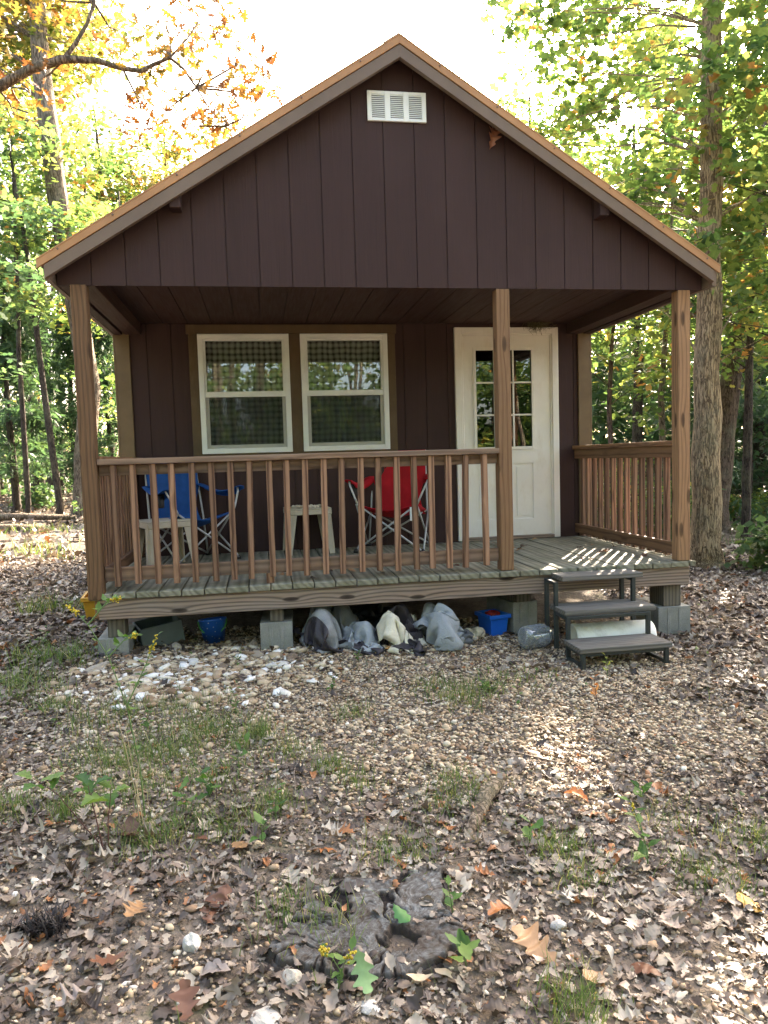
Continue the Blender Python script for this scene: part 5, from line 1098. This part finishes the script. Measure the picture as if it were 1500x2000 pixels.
for i in range(26):
    x, y = random.choice([(random.uniform(3.05, 3.75), random.uniform(.9, 1.7)), (random.uniform(3.4, 4.05), random.uniform(.15, 1.2)), (random.uniform(.3, 2.9), random.uniform(.02, .4))])
    one_leaf(0, 0, random.uniform(.05, .10), random.choice([OAK, OAKW, OVAL]), random.choice([BR, TN, DB]), 'dry brown leaf blown onto the porch boards', loc=(x, y, ZD+.014), rot=(random.uniform(-.2, .2), random.uniform(-.2, .2), random.uniform(0, 6)), group='dry leaves on the porch boards')
M_STEMG = paint('green stem', (.10, .17, .05), .6, .2); M_STEMR = paint('dark red stem', (.085, .035, .028), .6, .2); M_STRAW = paint('straw stem', (.45, .37, .22), .7, .2)
GNM = leafmat('weed leaves', [(0, (.045, .11, .03)), (.5, (.08, .17, .04)), (1, (.15, .24, .06))], .4, (1.3, 1.3, .6)); YLF = leafmat('goldenrod flowers', [(0, (.45, .33, .02)), (1, (.62, .50, .05))], .2, (1, 1, .5)); RDM = leafmat('red seedling leaves', [(0, (.40, .13, .05)), (1, (.60, .35, .16))], .4)
PLM = leafmat('pale yellow green leaves', [(0, (.25, .30, .06)), (1, (.40, .42, .12))], .4)
def weed(name, label, stems, lsize, nl, lmat, smat, tmpl=OVAL, fl=0, rad=.0025, cat='weed', t0=.15, droop=1.1):
    b = stems[0][0]; base = (b[0], b[1], float(zsoil(b[0], b[1]))-.004); t = empty(name, base, label, cat); g = MB()
    P, M, S = [], [], []; FP = []
    for st in stems:
        pts = [Vector((p[0]-base[0], p[1]-base[1], p[2])) for p in st]; g.tube(pts, list(np.linspace(rad, rad*.4, len(pts))), 6, False)
        for i in range(nl):
            u = t0+(1-t0)*i/max(1, nl-1); p = at_path(pts, u); P.append(p); a = i*2.4+random.uniform(-.4, .4); M.append(rotmats(np.array([a]), np.array([0.]), np.array([0.]))[0] @ np.array(Matrix.Rotation(random.gauss(.35, .25)-(.0), 3, 'X'))); S.append(lsize*random.uniform(.7, 1.2)*(1-.45*u if nl > 6 else 1))
        if fl: 
            FP.append([np.array(pts[-1]+(pts[-2]-pts[-1])*random.random()*.55)+rng.normal(0, .005, 3) for i in range(fl*2)])
    g.build('stem', smat, t)
    if nl:
        T = curled(tmpl[0], len(P), .3, .35, .2)+np.array([0, .5, 0]); V, F = scatter(T, tmpl[1], np.array([tuple(p) for p in P]), np.array(M), np.array(S)); np_mesh('foliage', V, F, np.repeat(rng.random(len(P)), tmpl[0].shape[0]), lmat, t)
    for Q in FP:
        m = len(Q); V, F = scatter(ICO*.5, ICF, np.array(Q), rotmats(rng.uniform(0, 6, m), rng.uniform(0, 2, m), rng.uniform(0, 6, m)), rng.uniform(.005, .010, m)); np_mesh('flower_spike', V, F, np.repeat(rng.random(m), 12), YLF, t)
    return t
weed('goldenrod', 'tall leaning goldenrod with small yellow flowers in front of the left block', [[(.71, -2.09, 0), (.70, -2.08, .2), (.66, -2.05, .42), (.60, -2.02, .60), (.53, -2.0, .72), (.46, -1.98, .80)], [(.66, -2.05, .42), (.70, -2.03, .50), (.73, -2.02, .56), (.77, -2.0, .66)], [(.60, -2.02, .60), (.66, -2., .66), (.70, -1.98, .665)], [(.53, -2, .72), (.60, -1.98, .80), (.64, -1.97, .805)]], .05, 11, GNM, M_STEMG, OVAL, 14, .003, 'wildflower', .25)
weed('oak_sapling', 'young sapling with dark red stems at the left edge', [[(.62, -2.29, 0), (.55, -2.27, .08), (.45, -2.22, .19), (.36, -2.18, .24)], [(.62, -2.29, 0), (.62, -2.27, .10), (.63, -2.24, .2)], [(.60, -2.28, .02), (.57, -2.25, .15), (.55, -2.22, .21)]], .085, 4, GNM, M_STEMR, OAKW, 0, .0028, 'sapling', .75)
weed('straw_stalk', 'pale dry grass stalks standing beside the goldenrod', [[(.71, -2.17, 0), (.69, -2.15, .15), (.66, -2.12, .30), (.63, -2.1, .42)], [(.72, -2.17, 0), (.69, -2.14, .2), (.66, -2.1, .36)], [(.70, -2.16, 0), (.70, -2.16, .15), (.71, -2.12, .27)]], 0, 0, GNM, M_STRAW, OVAL, 0, .0018, 'dry stalks')
weed('leafy_weed', 'leafy green weed with a yellow tip at the right', [[(2.38, -2.66, 0), (2.38, -2.65, .07), (2.37, -2.63, .14), (2.35, -2.6, .21)]], .075, 9, GNM, M_STEMG, OVAL, 5, .003)
weed('seedling', 'reddish orange seedling in front of the metal steps', [[(2.87, -1.28, 0), (2.86, -1.26, .08), (2.855, -1.25, .17)]], .06, 8, RDM, M_STEMR, OVAL, 0, .0025, 'seedling', .4)
weed('seedling', 'pale yellow green sprig in front of the lowest step', [[(3.16, -.78, 0), (3.16, -.78, .06), (3.155, -.77, .13)]], .06, 7, PLM, M_STEMG, OVAL, 0, .0025, 'seedling', .3)
weed('goldenrod', 'small yellow goldenrod growing at the front of the stump', [[(1.32, -3.03, 0), (1.33, -3.03, .06), (1.31, -3.03, .10), (1.285, -3.03, .125)], [(1.32, -3.03, 0), (1.34, -3.02, .07), (1.36, -3.02, .10)]], .035, 6, GNM, M_STEMG, OVAL, 10, .0018, 'wildflower')
WD = [(1.69, -2.78, .10, .05, 7, OVAL, 'bushy green weed against the right arm of the stump'), (1.67, -3.0, .09, .075, 5, OVAL, 'broad leaved green seedling at the right foot of the stump'), (1.18, -2.16, .13, .055, 8, OVAL, 'leafy weed in the middle of the clearing'), (1.13, -2.33, .10, .055, 5, OVAL, 'weed with a few long leaves nearer the stump'), (1.04, -1.72, .11, .05, 6, OVAL, 'small weed among the grass at the left'), (2.37, -.94, .06, .06, 12, OVAL, 'low spreading green weed in the gravel'), (1.52, -.82, .09, .045, 9, OVAL, 'small green weed in the gravel below the grey tent'), (2.46, -1.19, .12, .035, 5, OVAL, 'reddish thin weed in the gravel below the jug'), (.93, -1.97, .10, .055, 6, OAKW, 'green lobed seedling beside the dry stalks'), (.99, -.29, .12, .04, 8, OVAL, 'weed among the white stones'), (1.73, -.28, .07, .04, 8, OVAL, 'weed at the foot of the grey tent heap'), (.85, -2.05, .09, .05, 6, OAKW, 'broad leaved weed left of the dry stalks'), (.60, -1.25, .12, .05, 8, OVAL, 'weed in the grass left of the gravel'), (1.0, -1.1, .14, .04, 9, OVAL, 'slender weed between grass and gravel'), (2.6, -2.2, .05, .06, 5, OVAL, 'small flat weed at the right of the clearing'), (-.3, .4, .12, .07, 9, OVAL, 'green weed beside the left end of the porch'), (2.05, -2.45, .08, .06, 4, OAKW, 'green oak seedling beside the weathered root')]
for x, y, h, ls, nl, tm, lb in WD: weed('weed', lb, [[(x, y, 0), (x+random.uniform(-.01, .01), y, h*.5), (x+random.uniform(-.03, .03), y+random.uniform(-.02, .02), h)]], ls, nl, GNM, M_STEMG if 'reddish' not in lb else M_STEMR, tm, 0, .002)
# charred dark clump at the lower left
n = 260; V, F = blades(.52+rng.normal(0, .03, n), -2.68+rng.normal(0, .022, n), np.full(n, float(gz(.52, -2.68))-.01), rng.uniform(.03, .07, n), rng.uniform(.002, .004, n), rng.uniform(.8, 2, n))
tag(np_mesh('charred_clump', V, F, np.repeat(rng.random(n), 8), leafmat('charred stems', [(0, (.006, .005, .006)), (1, (.03, .025, .026))], 0)), 'black charred grass clump in the lower left litter', 'charred clump')
